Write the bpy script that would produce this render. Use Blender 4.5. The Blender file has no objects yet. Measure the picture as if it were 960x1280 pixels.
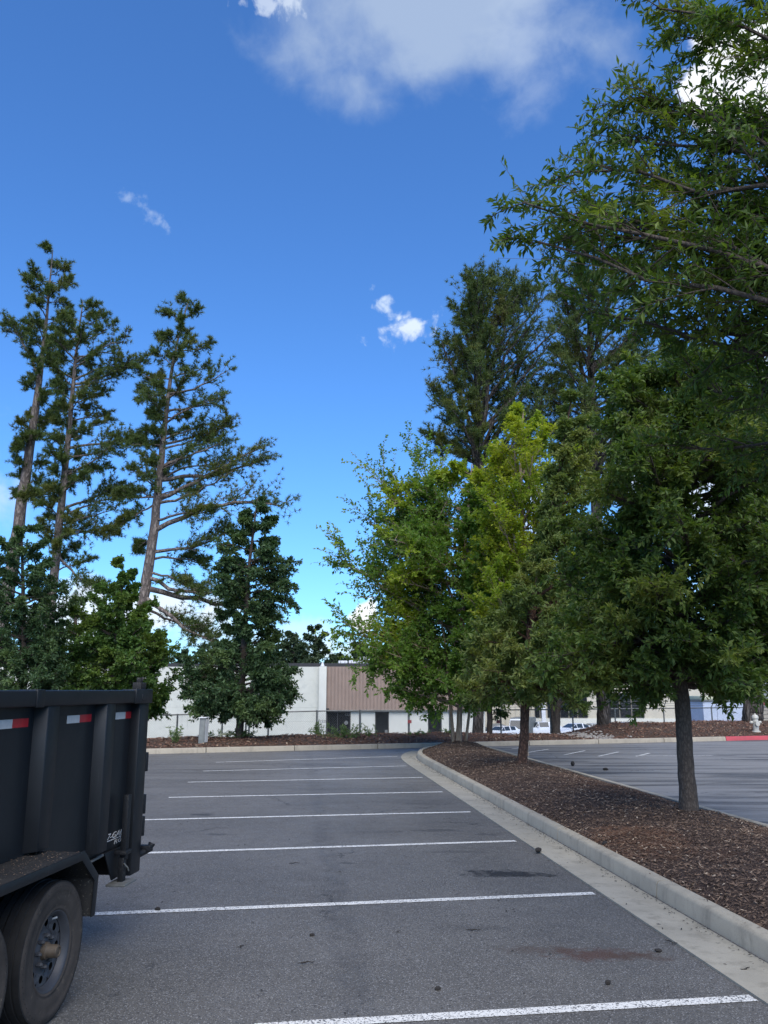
import bpy, bmesh, math, random
import numpy as np
from mathutils import Vector, Matrix
R = math.radians
random.seed(4)
rng = np.random.default_rng(11)
sc = bpy.context.scene
COL = sc.collection

# ------------------------------------------------------------------ camera
FP = 1040.0                       # focal length in pixels of the 960x1280 photograph
TH = math.atan(222 / FP)
EYE = 1.88
cam_d = bpy.data.cameras.new('camera')
cam_d.sensor_fit = 'VERTICAL'; cam_d.sensor_height = 36; cam_d.sensor_width = 27
cam_d.lens = FP / 1280 * 36
cam_d.clip_start = .05; cam_d.clip_end = 6000
cam = bpy.data.objects.new('camera', cam_d); COL.objects.link(cam)
cam.location = (0, 0, EYE); cam.rotation_euler = (math.pi / 2 + TH, 0, 0)
sc.camera = cam

def ray(px, py):
    x = (px - 480) / FP; y = (640 - py) / FP
    return Vector((x, math.cos(TH) - y * math.sin(TH), math.sin(TH) + y * math.cos(TH)))
def at(px, py, Y):
    d = ray(px, py); return Vector((d.x * Y / d.y, Y, EYE + d.z * Y / d.y))
def ground(px, py, z=0.0):
    d = ray(px, py); k = (z - EYE) / d.z; return Vector((d.x * k, d.y * k, z))

# ------------------------------------------------------------------ light, sky, exposure
SUN_EL, SUN_AZ = R(50), R(172)    # azimuth clockwise from +Y: behind and to the right
sc.view_settings.view_transform = 'Standard'; sc.view_settings.look = 'None'
sc.view_settings.exposure = 0.6; sc.view_settings.gamma = 1
SKY_STRENGTH = .13
sun_d = bpy.data.lights.new('sun', 'SUN'); sun_d.energy = 3.35; sun_d.angle = R(70)
sun_d.color = (1, .92, .80)
sun = bpy.data.objects.new('sun', sun_d); COL.objects.link(sun)
sv = Vector((math.sin(SUN_AZ) * math.cos(SUN_EL), math.cos(SUN_AZ) * math.cos(SUN_EL), math.sin(SUN_EL)))
sun.rotation_euler = sv.to_track_quat('Z', 'Y').to_euler(); sun.location = (20, -20, 30)

def mth(nt, op, a, b=None, c=None, clamp=False):
    n = nt.nodes.new('ShaderNodeMath'); n.operation = op; n.use_clamp = clamp
    for i, v in enumerate((a, b, c)):
        if v is None: continue
        if isinstance(v, (int, float)): n.inputs[i].default_value = v
        else: nt.links.new(v, n.inputs[i])
    return n.outputs[0]
def vmth(nt, op, a, b=None):
    n = nt.nodes.new('ShaderNodeVectorMath'); n.operation = op
    for i, v in enumerate((a, b)):
        if v is None: continue
        if hasattr(v, 'is_output'): nt.links.new(v, n.inputs[i])
        else: n.inputs[i].default_value = v
    return n
def mixc(nt, f, a, b):
    n = nt.nodes.new('ShaderNodeMix'); n.data_type = 'RGBA'
    for i, v in ((0, f), (6, a), (7, b)):
        if isinstance(v, (int, float)): n.inputs[i].default_value = v
        elif isinstance(v, (tuple, list)): n.inputs[i].default_value = (v[0], v[1], v[2], 1)
        else: nt.links.new(v, n.inputs[i])
    return n.outputs[2]
def sstep(nt, v, a, b):
    n = nt.nodes.new('ShaderNodeMapRange'); n.interpolation_type = 'SMOOTHSTEP'
    nt.links.new(v, n.inputs[0]); n.inputs[1].default_value = a; n.inputs[2].default_value = b
    n.inputs[3].default_value = 0; n.inputs[4].default_value = 1
    return n.outputs[0]
def noise(nt, vec, scale, detail=4, rough=.5, dist=0, col=False):
    n = nt.nodes.new('ShaderNodeTexNoise'); n.inputs['Scale'].default_value = scale
    n.inputs['Detail'].default_value = detail; n.inputs['Roughness'].default_value = rough
    n.inputs['Distortion'].default_value = dist
    if vec is not None: nt.links.new(vec, n.inputs['Vector'])
    return n.outputs[1 if col else 0]

sc.cycles.max_bounces = 5; sc.cycles.diffuse_bounces = 3; sc.cycles.glossy_bounces = 1; sc.cycles.transmission_bounces = 3
world = bpy.data.worlds.new('World'); sc.world = world; world.use_nodes = True
world.cycles.sampling_method = 'MANUAL'; world.cycles.sample_map_resolution = 512
nt = world.node_tree; nt.nodes.clear()
out = nt.nodes.new('ShaderNodeOutputWorld'); bg = nt.nodes.new('ShaderNodeBackground')
bg.inputs[1].default_value = SKY_STRENGTH; nt.links.new(bg.outputs[0], out.inputs[0])
sky = nt.nodes.new('ShaderNodeTexSky'); sky.sky_type = 'NISHITA'; sky.sun_disc = False
sky.sun_elevation = SUN_EL; sky.sun_rotation = SUN_AZ
sky.air_density = 1.0; sky.dust_density = .35; sky.ozone_density = 2.0
tc = nt.nodes.new('ShaderNodeTexCoord'); D = tc.outputs['Generated']
tint = vmth(nt, 'MULTIPLY', sky.outputs[0], (.41, .75, 1.16)).outputs[0]
skyc = tint
CLOUDS = [  # px, py, half width, half height (photo pixels), rotation, noise band, opacity, colour, edge, noise amount
    (540, -45, 178, 150, 0.06, 0, .68, (2.75, 3.35, 4.2), .60, .6),
    (672, 45, 70, 72, 0.5, 1, .36, (3.0, 3.6, 4.6), .9, .8),
    (930, 92, 66, 52, -.3, 1, 1.0, (5.6, 5.8, 6.1), .30, .8),
    (335, 4, 34, 12, 0.0, 3, .62, (4.2, 4.7, 5.4), .8, 1.2),
    (183, 263, 27, 9, -.5, 3, .36, (3.4, 4.1, 5.2), 1.1, 1.5),
    (485, 388, 22, 12, -.8, 3, .8, (4.0, 4.7, 5.6), 1.0, 1.1),
    (508, 410, 40, 17, .25, 3, .9, (4.4, 5.0, 5.8), 1.0, .95),
    (455, 772, 16, 26, -.5, 2, 1.0, (5.4, 5.6, 5.8), .5, .8),
    (450, 815, 50, 16, 0, 1, .7, (4.4, 5.0, 5.7), .6, 1.0),
    (110, 765, 170, 40, .1, 1, .85, (5.0, 5.4, 5.8), .6, 1.0),
    (330, 800, 160, 26, 0, 1, .5, (4.4, 5.0, 5.7), .7, 1.0),
    (1250, 500, 380, 170, .2, 0, .8, (5.0, 5.3, 5.8), .5, 1.0),
    (-420, 560, 300, 120, 0, 0, .7, (4.6, 5.1, 5.7), .6, 1.0),
]
warp = noise(nt, D, 9, 3, .5, 0, True)
wn = vmth(nt, 'SCALE', warp, None); wn.inputs['Scale'].default_value = .045
Dw = vmth(nt, 'ADD', D, wn.outputs[0]).outputs[0]
BANDS = [noise(nt, Dw, sc_, 6, .55) for sc_ in (7., 15., 38., 60.)]
for (px, py, hw, hh, rot, nb_, op, colr, edge, amt) in CLOUDS:
    c = ray(px, py).normalized()
    r = c.cross(Vector((0, 0, 1))).normalized(); u = r.cross(c)
    r2 = r * math.cos(rot) + u * math.sin(rot); u2 = u * math.cos(rot) - r * math.sin(rot)
    a = vmth(nt, 'DOT_PRODUCT', D, tuple(r2 * (FP / hw / 1.1))).outputs['Value']
    b = vmth(nt, 'DOT_PRODUCT', D, tuple(u2 * (FP / hh / 1.1))).outputs['Value']
    q = mth(nt, 'SQRT', mth(nt, 'ADD', mth(nt, 'MULTIPLY', a, a), mth(nt, 'MULTIPLY', b, b)))
    m = mth(nt, 'ADD', mth(nt, 'SUBTRACT', 1.0, q), mth(nt, 'MULTIPLY', mth(nt, 'SUBTRACT', BANDS[nb_], .5), amt * 3))
    m = sstep(nt, m, .0, edge)
    front = mth(nt, 'GREATER_THAN', vmth(nt, 'DOT_PRODUCT', D, tuple(c)).outputs['Value'], 0)
    m = mth(nt, 'MULTIPLY', mth(nt, 'MULTIPLY', m, front), op)
    skyc = mixc(nt, m, skyc, colr)
nt.links.new(skyc, bg.inputs[0])

# ------------------------------------------------------------------ helpers
def tag(o, label=None, cat=None, group=None, kind=None):
    if label: o['label'] = label
    if cat: o['category'] = cat
    if group: o['group'] = group
    if kind: o['kind'] = kind
    return o
def empty(name, loc=(0, 0, 0), parent=None, rz=0):
    o = bpy.data.objects.new(name, None); COL.objects.link(o); o.location = loc
    o.rotation_euler = (0, 0, rz); o.empty_display_size = .2
    if parent: o.parent = parent
    return o
def link_mesh(name, me, mat, parent=None):
    if mat and not me.materials: me.materials.append(mat)
    o = bpy.data.objects.new(name, me); COL.objects.link(o)
    if parent: o.parent = parent
    return o
def fast_mesh(name, V, Fs, mat, parent=None, smooth=True, org=None):
    """V (n,3) array, Fs list of (m,k) index arrays"""
    V = np.asarray(V, dtype=np.float64)
    if org is not None: V = V - np.asarray(org)
    me = bpy.data.meshes.new(name)
    me.vertices.add(len(V)); me.vertices.foreach_set('co', V.astype(np.float32).ravel())
    Fs = [f for f in Fs if len(f)]
    nl = sum(f.size for f in Fs); nf = sum(len(f) for f in Fs)
    me.loops.add(nl); me.polygons.add(nf)
    me.loops.foreach_set('vertex_index', np.concatenate([f.ravel() for f in Fs]).astype(np.int32))
    tot = np.concatenate([np.full(len(f), f.shape[1]) for f in Fs])
    st = np.concatenate([[0], np.cumsum(tot)[:-1]])
    me.polygons.foreach_set('loop_start', st.astype(np.int32))
    me.polygons.foreach_set('use_smooth', np.full(nf, smooth))
    me.update(calc_edges=True); me.validate()
    return link_mesh(name, me, mat, parent)

class MB:
    def __init__(s): s.v = []; s.f = []
    def add(s, vs, fs):
        n = len(s.v); s.v += [tuple(v) for v in vs]; s.f += [tuple(i + n for i in f) for f in fs]; return s
    def box(s, x0, x1, y0, y1, z0, z1):
        return s.add([(x0,y0,z0),(x1,y0,z0),(x1,y1,z0),(x0,y1,z0),(x0,y0,z1),(x1,y0,z1),(x1,y1,z1),(x0,y1,z1)],
                     [(3,2,1,0),(4,5,6,7),(0,1,5,4),(1,2,6,5),(2,3,7,6),(3,0,4,7)])
    def prism(s, poly, axis, a, b):
        """poly of 2D points extruded along an axis from a to b"""
        n = len(poly)
        def p3(p, w):
            return {'x': (w, p[0], p[1]), 'y': (p[0], w, p[1]), 'z': (p[0], p[1], w)}[axis]
        vs = [p3(p, a) for p in poly] + [p3(p, b) for p in poly]
        fs = [tuple(range(n - 1, -1, -1)), tuple(range(n, 2 * n))] + [(i, (i + 1) % n, n + (i + 1) % n, n + i) for i in range(n)]
        return s.add(vs, fs)
    def tube(s, pts, rad, n=8, cap=True):
        pts = [Vector(p) for p in pts]
        if isinstance(rad, (int, float)): rad = [rad] * len(pts)
        base = len(s.v); vs = []; fs = []
        for i, p in enumerate(pts):
            t = (pts[min(i + 1, len(pts) - 1)] - pts[max(i - 1, 0)]).normalized()
            ref = Vector((0, 0, 1)) if abs(t.z) < .9 else Vector((1, 0, 0))
            a = t.cross(ref).normalized(); b = t.cross(a)
            for k in range(n):
                w = 2 * math.pi * k / n
                vs.append(p + (a * math.cos(w) + b * math.sin(w)) * rad[i])
        for i in range(len(pts) - 1):
            for k in range(n):
                k2 = (k + 1) % n
                fs.append((i*n+k, i*n+k2, (i+1)*n+k2, (i+1)*n+k))
        if cap:
            fs.append(tuple(range(n))); m = (len(pts) - 1) * n
            fs.append(tuple(m + n - 1 - k for k in range(n)))
        return s.add(vs, fs)
    def lathe(s, prof, center, axis='z', n=24):
        """prof: list of (radius, along)"""
        c = Vector(center); vs = []; fs = []
        for (r, h) in prof:
            for k in range(n):
                w = 2 * math.pi * k / n; a, b = r * math.cos(w), r * math.sin(w)
                vs.append(c + Vector({'z': (a, b, h), 'x': (h, a, b), 'y': (b, h, a)}[axis]))
        for i in range(len(prof) - 1):
            for k in range(n):
                k2 = (k + 1) % n; fs.append((i*n+k, i*n+k2, (i+1)*n+k2, (i+1)*n+k))
        return s.add(vs, fs)
    def build(s, name, mat, parent=None, bevel=0, smooth=False, org=None, seg=2):
        me = bpy.data.meshes.new(name)
        vs = s.v if org is None else [(v[0]-org[0], v[1]-org[1], v[2]-org[2]) for v in s.v]
        me.from_pydata(vs, [], s.f)
        bm = bmesh.new(); bm.from_mesh(me)
        bmesh.ops.recalc_face_normals(bm, faces=bm.faces)
        if bevel:
            es = [e for e in bm.edges if len(e.link_faces) == 2 and e.calc_face_angle(0) > .5]
            bmesh.ops.bevel(bm, geom=es, offset=bevel, segments=seg, affect='EDGES', profile=.5, clamp_overlap=True)
        bm.to_mesh(me); bm.free()
        if smooth or bevel:
            for p in me.polygons: p.use_smooth = True
            if bevel or smooth == 'auto':
                try: me.set_sharp_from_angle(angle=R(38))
                except Exception: pass
        return link_mesh(name, me, mat, parent)

# ------------------------------------------------------------------ materials
def new_mat(name):
    m = bpy.data.materials.new(name); m.use_nodes = True; n = m.node_tree
    b = n.nodes['Principled BSDF']; return m, n, b
def coords(n, kind='Object'):
    return n.nodes.new('ShaderNodeTexCoord').outputs[kind]
def worldpos(n):
    return n.nodes.new('ShaderNodeNewGeometry').outputs['Position']
def bump(n, b, h, strength, dist):
    bp = n.nodes.new('ShaderNodeBump'); bp.inputs['Strength'].default_value = strength; bp.inputs['Distance'].default_value = dist
    n.links.new(h, bp.inputs['Height']); n.links.new(bp.outputs[0], b.inputs['Normal'])
def simple(name, c1, c2=None, scale=6, rough=.6, metal=0, spec=.5, bmp=0, bdist=.01, detail=5, dirt=None, dirt_lo=.55, dirt_hi=.75, dscale=9):
    m, n, b = new_mat(name); w = worldpos(n)
    c2 = c2 or tuple(x * .8 for x in c1)
    nz = noise(n, w, scale, detail, .6)
    c = mixc(n, sstep(n, nz, .3, .7), c1, c2)
    if dirt:
        c = mixc(n, sstep(n, noise(n, w, dscale, 8, .68), dirt_lo, dirt_hi), c, dirt)
    n.links.new(c, b.inputs['Base Color']); b.inputs['Roughness'].default_value = rough
    b.inputs['Metallic'].default_value = metal; b.inputs['Specular IOR Level'].default_value = spec
    if bmp: bump(n, b, noise(n, w, scale * 5, 5, .6), bmp, bdist)
    return m

def leaf_mat(name, ca, cb, cc=None, nscale=.9, lo=.5, hi=.62, transl=.28, rough=.55, zlo=None, zhi=None, cd=None):
    """ca/cb mix per leaf, cc fills noise patches of the crown, cd a colour of the top of the tree"""
    m, n, b = new_mat(name)
    g = n.nodes.new('ShaderNodeNewGeometry')
    rnd = g.outputs['Random Per Island']; w = coords(n)
    c = mixc(n, rnd, ca, cb)
    if cc:
        f = sstep(n, noise(n, w, nscale, 2, .5), lo, hi)
        if zlo is not None:
            sp = n.nodes.new('ShaderNodeSeparateXYZ'); n.links.new(w, sp.inputs[0])
            f = mth(n, 'ADD', f, sstep(n, sp.outputs[2], zlo, zhi), clamp=True)
        c = mixc(n, mth(n, 'MULTIPLY', f, mth(n, 'ADD', mth(n, 'MULTIPLY', rnd, .5), .5)), c, cc)
    n.links.new(c, b.inputs['Base Color']); b.inputs['Roughness'].default_value = rough
    b.inputs['Specular IOR Level'].default_value = .3
    t = n.nodes.new('ShaderNodeBsdfTranslucent')
    tcx = vmth(n, 'MULTIPLY', c, (1.5, 1.6, .6)).outputs[0]
    n.links.new(tcx, t.inputs[0])
    mx = n.nodes.new('ShaderNodeMixShader'); mx.inputs[0].default_value = transl
    n.links.new(b.outputs[0], mx.inputs[1]); n.links.new(t.outputs[0], mx.inputs[2])
    n.links.new(mx.outputs[0], n.nodes['Material Output'].inputs[0])
    return m
def bark_mat(name, c1, c2, sx=9, sz=2.2, bmp=.6, dist=.03):
    m, n, b = new_mat(name); w = coords(n)
    mp = n.nodes.new('ShaderNodeMapping'); mp.inputs['Scale'].default_value = (sx, sx, sz); n.links.new(w, mp.inputs[0])
    v = n.nodes.new('ShaderNodeTexVoronoi'); v.feature = 'DISTANCE_TO_EDGE'; v.inputs['Scale'].default_value = 1
    n.links.new(vmth(n, 'ADD', mp.outputs[0], noise(n, mp.outputs[0], 1.5, 3, .6, 0, True)).outputs[0], v.inputs['Vector'])
    crack = sstep(n, v.outputs['Distance'], .0, .22)
    nz = noise(n, mp.outputs[0], 3, 6, .65)
    c = mixc(n, mth(n, 'MULTIPLY', crack, sstep(n, nz, .3, .7)), c2, c1)
    n.links.new(c, b.inputs['Base Color']); b.inputs['Roughness'].default_value = .9
    b.inputs['Specular IOR Level'].default_value = .2
    bump(n, b, mth(n, 'ADD', crack, mth(n, 'MULTIPLY', nz, .6)), bmp, dist)
    return m

# stains with a shape of their own: (pixel x, pixel y, half length, half width, colour, strength)
STAINS = [(628, 1092, .50, .22, (.012, .012, .013), .95), (668, 1094, .34, .10, (.014, .013, .013), .85),
          (745, 1193, .42, .19, (.062, .030, .020), .8), (800, 1196, .30, .15, (.055, .035, .024), .6),
          (670, 1187, .36, .14, (.06, .042, .032), .5), (253, 1018, .21, .17, (.015, .016, .018), .8),
          (272, 1043, .22, .12, (.02, .021, .024), .5), (430, 1079, .13, .06, (.018, .019, .02), .7),
          (525, 1005, .55, .10, (.02, .02, .02), .35), (545, 1038, .55, .16, (.02, .02, .022), .45), (530, 978, .6, .14, (.02, .02, .022), .5),
          (470, 1040, .5, .1, (.03, .03, .032), .3), (610, 1043, .35, .12, (.02, .02, .022), .45),
          (565, 1065, .5, .09, (.025, .025, .027), .35), (600, 1160, .5, .12, (.035, .034, .034), .3)]
def asphalt_mat(name, stains=True):
    m, n, b = new_mat(name); w = worldpos(n)
    big = noise(n, w, .35, 4, .6)
    mid = noise(n, w, 3.2, 6, .65)
    c = mixc(n, sstep(n, big, .32, .7), (.082, .079, .073), (.118, .114, .106))
    c = mixc(n, mth(n, 'MULTIPLY', sstep(n, mid, .45, .75), .35), c, (.05, .05, .052))
    # stone chips in the binder
    v = n.nodes.new('ShaderNodeTexVoronoi'); v.inputs['Scale'].default_value = 105; n.links.new(w, v.inputs['Vector'])
    sep = n.nodes.new('ShaderNodeSeparateColor'); n.links.new(v.outputs['Color'], sep.inputs[0])
    chip = mth(n, 'MULTIPLY', sstep(n, sep.outputs[0], .60, .92), sstep(n, v.outputs['Distance'], .62, .22))
    c = mixc(n, mth(n, 'MULTIPLY', chip, .85), c, (.30, .30, .30))
    pit = sstep(n, sep.outputs[1], .80, .93)
    c = mixc(n, mth(n, 'MULTIPLY', pit, .6), c, (.022, .022, .024))
    # tyre-darkened strips along the lane, in the lot's own direction
    rot = n.nodes.new('ShaderNodeVectorRotate'); rot.rotation_type = 'Z_AXIS'; rot.inputs['Angle'].default_value = -R(5.94)
    n.links.new(w, rot.inputs[0])
    sp = n.nodes.new('ShaderNodeSeparateXYZ'); n.links.new(rot.outputs[0], sp.inputs[0])
    wob = mth(n, 'MULTIPLY', mth(n, 'SUBTRACT', noise(n, w, .6, 3), .5), .5)
    for (v0, hw, st) in (([.52, .16, .22], [-1.5, .28, .13], [3.0, .5, .12], [2.35, .4, .3]) if stains else []):
        pass
    if stains:
        for (vc, hw, st, cc) in ((.42, .17, .35, (.04, .04, .042)), (2.2, .5, .22, (.035, .035, .037)), (-3.6, .9, .30, (.045, .045, .047))):
            d = mth(n, 'ABSOLUTE', mth(n, 'ADD', mth(n, 'SUBTRACT', sp.outputs[0], vc), mth(n, 'MULTIPLY', wob, .3 if hw < .3 else 1.5)))
            f = mth(n, 'MULTIPLY', sstep(n, d, hw, hw * .3), sstep(n, noise(n, w, 5, 5, .7), .36, .6))
            c = mixc(n, mth(n, 'MULTIPLY', f, st), c, cc)
        xy = n.nodes.new('ShaderNodeSeparateXYZ'); n.links.new(w, xy.inputs[0])
        stn = mth(n, 'MULTIPLY', mth(n, 'SUBTRACT', noise(n, w, 8, 5, .66), .5), 2.6)
        for i, (px, py, hl, hw, colr, st) in enumerate(STAINS):
            g = ground(px, py)
            a = mth(n, 'MULTIPLY', mth(n, 'SUBTRACT', xy.outputs[0], g.x), 1 / hl)
            e = mth(n, 'MULTIPLY', mth(n, 'SUBTRACT', xy.outputs[1], g.y), 1 / hw)
            q = mth(n, 'SQRT', mth(n, 'ADD', mth(n, 'MULTIPLY', a, a), mth(n, 'MULTIPLY', e, e)))
            k = mth(n, 'ADD', mth(n, 'SUBTRACT', 1, q), stn)
            c = mixc(n, mth(n, 'MULTIPLY', sstep(n, k, 0, .7), st), c, colr)
    if stains:      # streaked, paler surface of the lot right of the island, and hairline cracks
        mp = n.nodes.new('ShaderNodeMapping'); mp.inputs['Scale'].default_value = (.22, 1.7, 1); mp.inputs['Rotation'].default_value = (0, 0, R(-14)); n.links.new(w, mp.inputs[0])
        sk = noise(n, mp.outputs[0], 1.0, 6, .62, .6)
        rt_ = sstep(n, sp.outputs[0], 5.6, 7.0)
        c = mixc(n, mth(n, 'MULTIPLY', rt_, sstep(n, sk, .40, .58)), c, (.20, .197, .19))
        c = mixc(n, mth(n, 'MULTIPLY', mth(n, 'MULTIPLY', rt_, sstep(n, sk, .47, .36)), .7), c, (.045, .045, .045))
        sky_sheen = mth(n, 'MULTIPLY', sstep(n, sp.outputs[1], 9, 24), .55)  # far asphalt painted paler, standing in for grazing sky reflection and thinner tree shade
        c = mixc(n, mth(n, 'MULTIPLY', sky_sheen, sstep(n, sk, .36, .6)), c, (.165, .16, .15))
        vc = n.nodes.new('ShaderNodeTexVoronoi'); vc.feature = 'DISTANCE_TO_EDGE'; vc.inputs['Scale'].default_value = .22
        n.links.new(vmth(n, 'ADD', w, vmth(n, 'MULTIPLY', noise(n, w, 1.6, 5, .65, 0, True), (.9, .9, .9)).outputs[0]).outputs[0], vc.inputs['Vector'])
        ck = mth(n, 'MULTIPLY', sstep(n, vc.outputs['Distance'], .0035, .0012), sstep(n, noise(n, w, .45, 3, .5), .50, .60))
        c = mixc(n, mth(n, 'MULTIPLY', ck, .8), c, (.02, .02, .02))
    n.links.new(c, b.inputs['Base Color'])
    rr = mth(n, 'ADD', mth(n, 'MULTIPLY', sstep(n, mid, .3, .7), .12), .60)
    n.links.new(rr, b.inputs['Roughness']); b.inputs['Specular IOR Level'].default_value = .42
    bump(n, b, mth(n, 'ADD', v.outputs['Distance'], mth(n, 'MULTIPLY', mid, .5)), .55, .004)
    return m
def paint_mat():
    m, n, b = new_mat('worn white line paint'); w = worldpos(n)
    v = n.nodes.new('ShaderNodeTexVoronoi'); v.inputs['Scale'].default_value = 105; n.links.new(w, v.inputs['Vector'])
    sep = n.nodes.new('ShaderNodeSeparateColor'); n.links.new(v.outputs['Color'], sep.inputs[0])
    wear = mth(n, 'ADD', mth(n, 'MULTIPLY', sep.outputs[2], .65), mth(n, 'MULTIPLY', noise(n, w, 2.5, 5, .65), .6))
    c = mixc(n, sstep(n, wear, .72, .84), (.62, .62, .59), (.11, .11, .11))
    c = mixc(n, mth(n, 'MULTIPLY', sstep(n, noise(n, w, 14, 5, .7), .45, .8), .4), c, (.3, .29, .27))
    n.links.new(c, b.inputs['Base Color']); b.inputs['Roughness'].default_value = .65
    bump(n, b, v.outputs['Distance'], .4, .003)
    return m
def concrete_mat(name, c1, c2, c3):
    m, n, b = new_mat(name); w = worldpos(n)
    c = mixc(n, sstep(n, noise(n, w, 1.3, 6, .65), .35, .68), c1, c2)
    c = mixc(n, mth(n, 'MULTIPLY', sstep(n, noise(n, w, 6, 9, .72), .52, .72), .55), c, c3)
    mp = n.nodes.new('ShaderNodeMapping'); mp.inputs['Scale'].default_value = (5, 5, .7); n.links.new(w, mp.inputs[0])
    c = mixc(n, mth(n, 'MULTIPLY', sstep(n, noise(n, mp.outputs[0], 1, 7, .7), .50, .68), .5), c, c3)
    c = mixc(n, mth(n, 'MULTIPLY', sstep(n, noise(n, w, 160, 2, .5), .56, .7), .35), c, c3)
    n.links.new(c, b.inputs['Base Color']); b.inputs['Roughness'].default_value = .85
    b.inputs['Specular IOR Level'].default_value = .3
    bump(n, b, noise(n, w, 90, 5, .7), .35, .004)
    return m
def mulch_mat(name):
    m, n, b = new_mat(name); w = worldpos(n)
    v = n.nodes.new('ShaderNodeTexVoronoi'); v.inputs['Scale'].default_value = 55
    n.links.new(vmth(n, 'ADD', w, vmth(n, 'MULTIPLY', noise(n, w, 20, 3, .6, 0, True), (.06, .06, .06)).outputs[0]).outputs[0], v.inputs['Vector'])
    sep = n.nodes.new('ShaderNodeSeparateColor'); n.links.new(v.outputs['Color'], sep.inputs[0])
    c = mixc(n, sep.outputs[0], (.040, .027, .022), (.110, .076, .058))
    c = mixc(n, sstep(n, sep.outputs[1], .9, .97), c, (.24, .17, .12))
    c = mixc(n, mth(n, 'MULTIPLY', sstep(n, noise(n, w, .8, 4, .6), .58, .7), .5), c, (.12, .065, .042))
    n.links.new(c, b.inputs['Base Color']); b.inputs['Roughness'].default_value = .95; b.inputs['Specular IOR Level'].default_value = .15
    bump(n, b, mth(n, 'ADD', v.outputs['Distance'], noise(n, w, 30, 4, .7)), .9, .03)
    return m
def chip_mat(name, ca, cb, cc):
    m, n, b = new_mat(name)
    rnd = n.nodes.new('ShaderNodeNewGeometry').outputs['Random Per Island']
    c = mixc(n, rnd, ca, cb)
    c = mixc(n, sstep(n, rnd, .93, .96), c, cc)
    n.links.new(c, b.inputs['Base Color']); b.inputs['Roughness'].default_value = .9; b.inputs['Specular IOR Level'].default_value = .2
    return m

M = {}
M['asphalt'] = asphalt_mat('asphalt')
M['asphalt_far'] = asphalt_mat('far asphalt', False)
M['paint'] = paint_mat()
M['concrete'] = concrete_mat('kerb concrete', (.37, .335, .26), (.305, .275, .215), (.16, .145, .115))
M['gutter'] = concrete_mat('gutter concrete', (.33, .31, .255), (.27, .255, .21), (.16, .15, .12))
M['tan_concrete'] = concrete_mat('tan kerb concrete', (.33, .295, .235), (.28, .25, .20), (.18, .16, .13))
M['red_paint'] = simple('red kerb paint', (.42, .05, .065), (.33, .05, .06), 5, .6, dirt=(.4, .25, .23), dirt_lo=.62, dirt_hi=.75)
M['mulch'] = mulch_mat('bark mulch')
M['chips'] = chip_mat('mulch chips', (.055, .037, .028), (.185, .127, .090), (.38, .30, .22))
M['straw'] = chip_mat('red pine straw', (.075, .040, .026), (.155, .088, .056), (.30, .21, .14))
M['bank_chips'] = chip_mat('red brown mulch chips', (.07, .036, .026), (.18, .10, .07), (.36, .27, .19))
M['stone'] = simple('river stone', (.30, .28, .25), (.19, .175, .16), 3, .8, bmp=.3)
M['soil'] = simple('slope soil', (.10, .08, .05), (.06, .07, .03), 2, .95, bmp=.5, bdist=.05)
M['far_ground'] = simple('far ground', (.10, .11, .06), (.07, .08, .04), .2, .95)
M['black_paint'] = simple('trailer black paint', (.0060, .0078, .0105), (.0080, .0098, .0125), 2.2, .42, spec=.35, bmp=.05, bdist=.003, dirt=(.05, .05, .048), dirt_lo=.66, dirt_hi=.78, dscale=14)
def streaks(m):
    n = m.node_tree; b = n.nodes['Principled BSDF']; w = coords(n); l = b.inputs['Base Color'].links[0].from_socket
    mp = n.nodes.new('ShaderNodeMapping'); mp.inputs['Scale'].default_value = (26, 26, 1.6); n.links.new(w, mp.inputs[0])
    c = mixc(n, mth(n, 'MULTIPLY', sstep(n, noise(n, mp.outputs[0], 1, 5, .7), .60, .74), .55), l, (.030, .032, .035))
    mp2 = n.nodes.new('ShaderNodeMapping'); mp2.inputs['Scale'].default_value = (9, 9, 2.2); mp2.inputs['Rotation'].default_value = (.5, .3, 0); n.links.new(w, mp2.inputs[0])
    c = mixc(n, mth(n, 'MULTIPLY', sstep(n, noise(n, mp2.outputs[0], 6, 7, .8), .70, .76), .7), c, (.075, .075, .075))
    n.links.new(c, b.inputs['Base Color'])
    n.links.new(mth(n, 'ADD', mth(n, 'MULTIPLY', noise(n, w, 3, 5, .6), .35), .28), b.inputs['Roughness'])
streaks(M['black_paint'])
M['dusty_black'] = simple('dusty black steel', (.013, .013, .0135), (.021, .020, .019), 6, .75, spec=.35, bmp=.4, bdist=.004, dirt=(.17, .155, .13), dirt_lo=.60, dirt_hi=.66, dscale=75)
M['muddy'] = simple('muddy steel', (.0065, .008, .0105), (.009, .010, .012), 8, .55, spec=.3, bmp=.7, bdist=.006, dirt=(.075, .064, .05), dirt_lo=.60, dirt_hi=.72, dscale=38)
M['under'] = simple('underbody steel', (.010, .010, .011), (.016, .015, .014), 5, .85, spec=.2)
M['tread'] = simple('tyre tread rubber', (.010, .010, .011), (.018, .018, .018), 10, .8, spec=.3)
M['sidewall'] = simple('dusty tyre sidewall', (.055, .047, .041), (.034, .030, .027), 7, .85, spec=.25, bmp=.3, bdist=.003, dirt=(.13, .11, .085), dirt_lo=.58, dirt_hi=.74, dscale=20)
M['rim'] = simple('grey wheel steel', (.035, .038, .045), (.05, .052, .058), 7, .5, spec=.4, dirt=(.10, .09, .075), dirt_lo=.6, dirt_hi=.78, dscale=16)
M['hub'] = simple('brown greasy hub', (.085, .064, .042), (.055, .041, .03), 18, .6, spec=.4)
M['tape_red'] = simple('red reflective tape', (.45, .012, .02), (.36, .012, .02), 30, .35)
M['tape_white'] = simple('white reflective tape', (.50, .52, .52), (.42, .44, .45), 30, .35)
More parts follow.
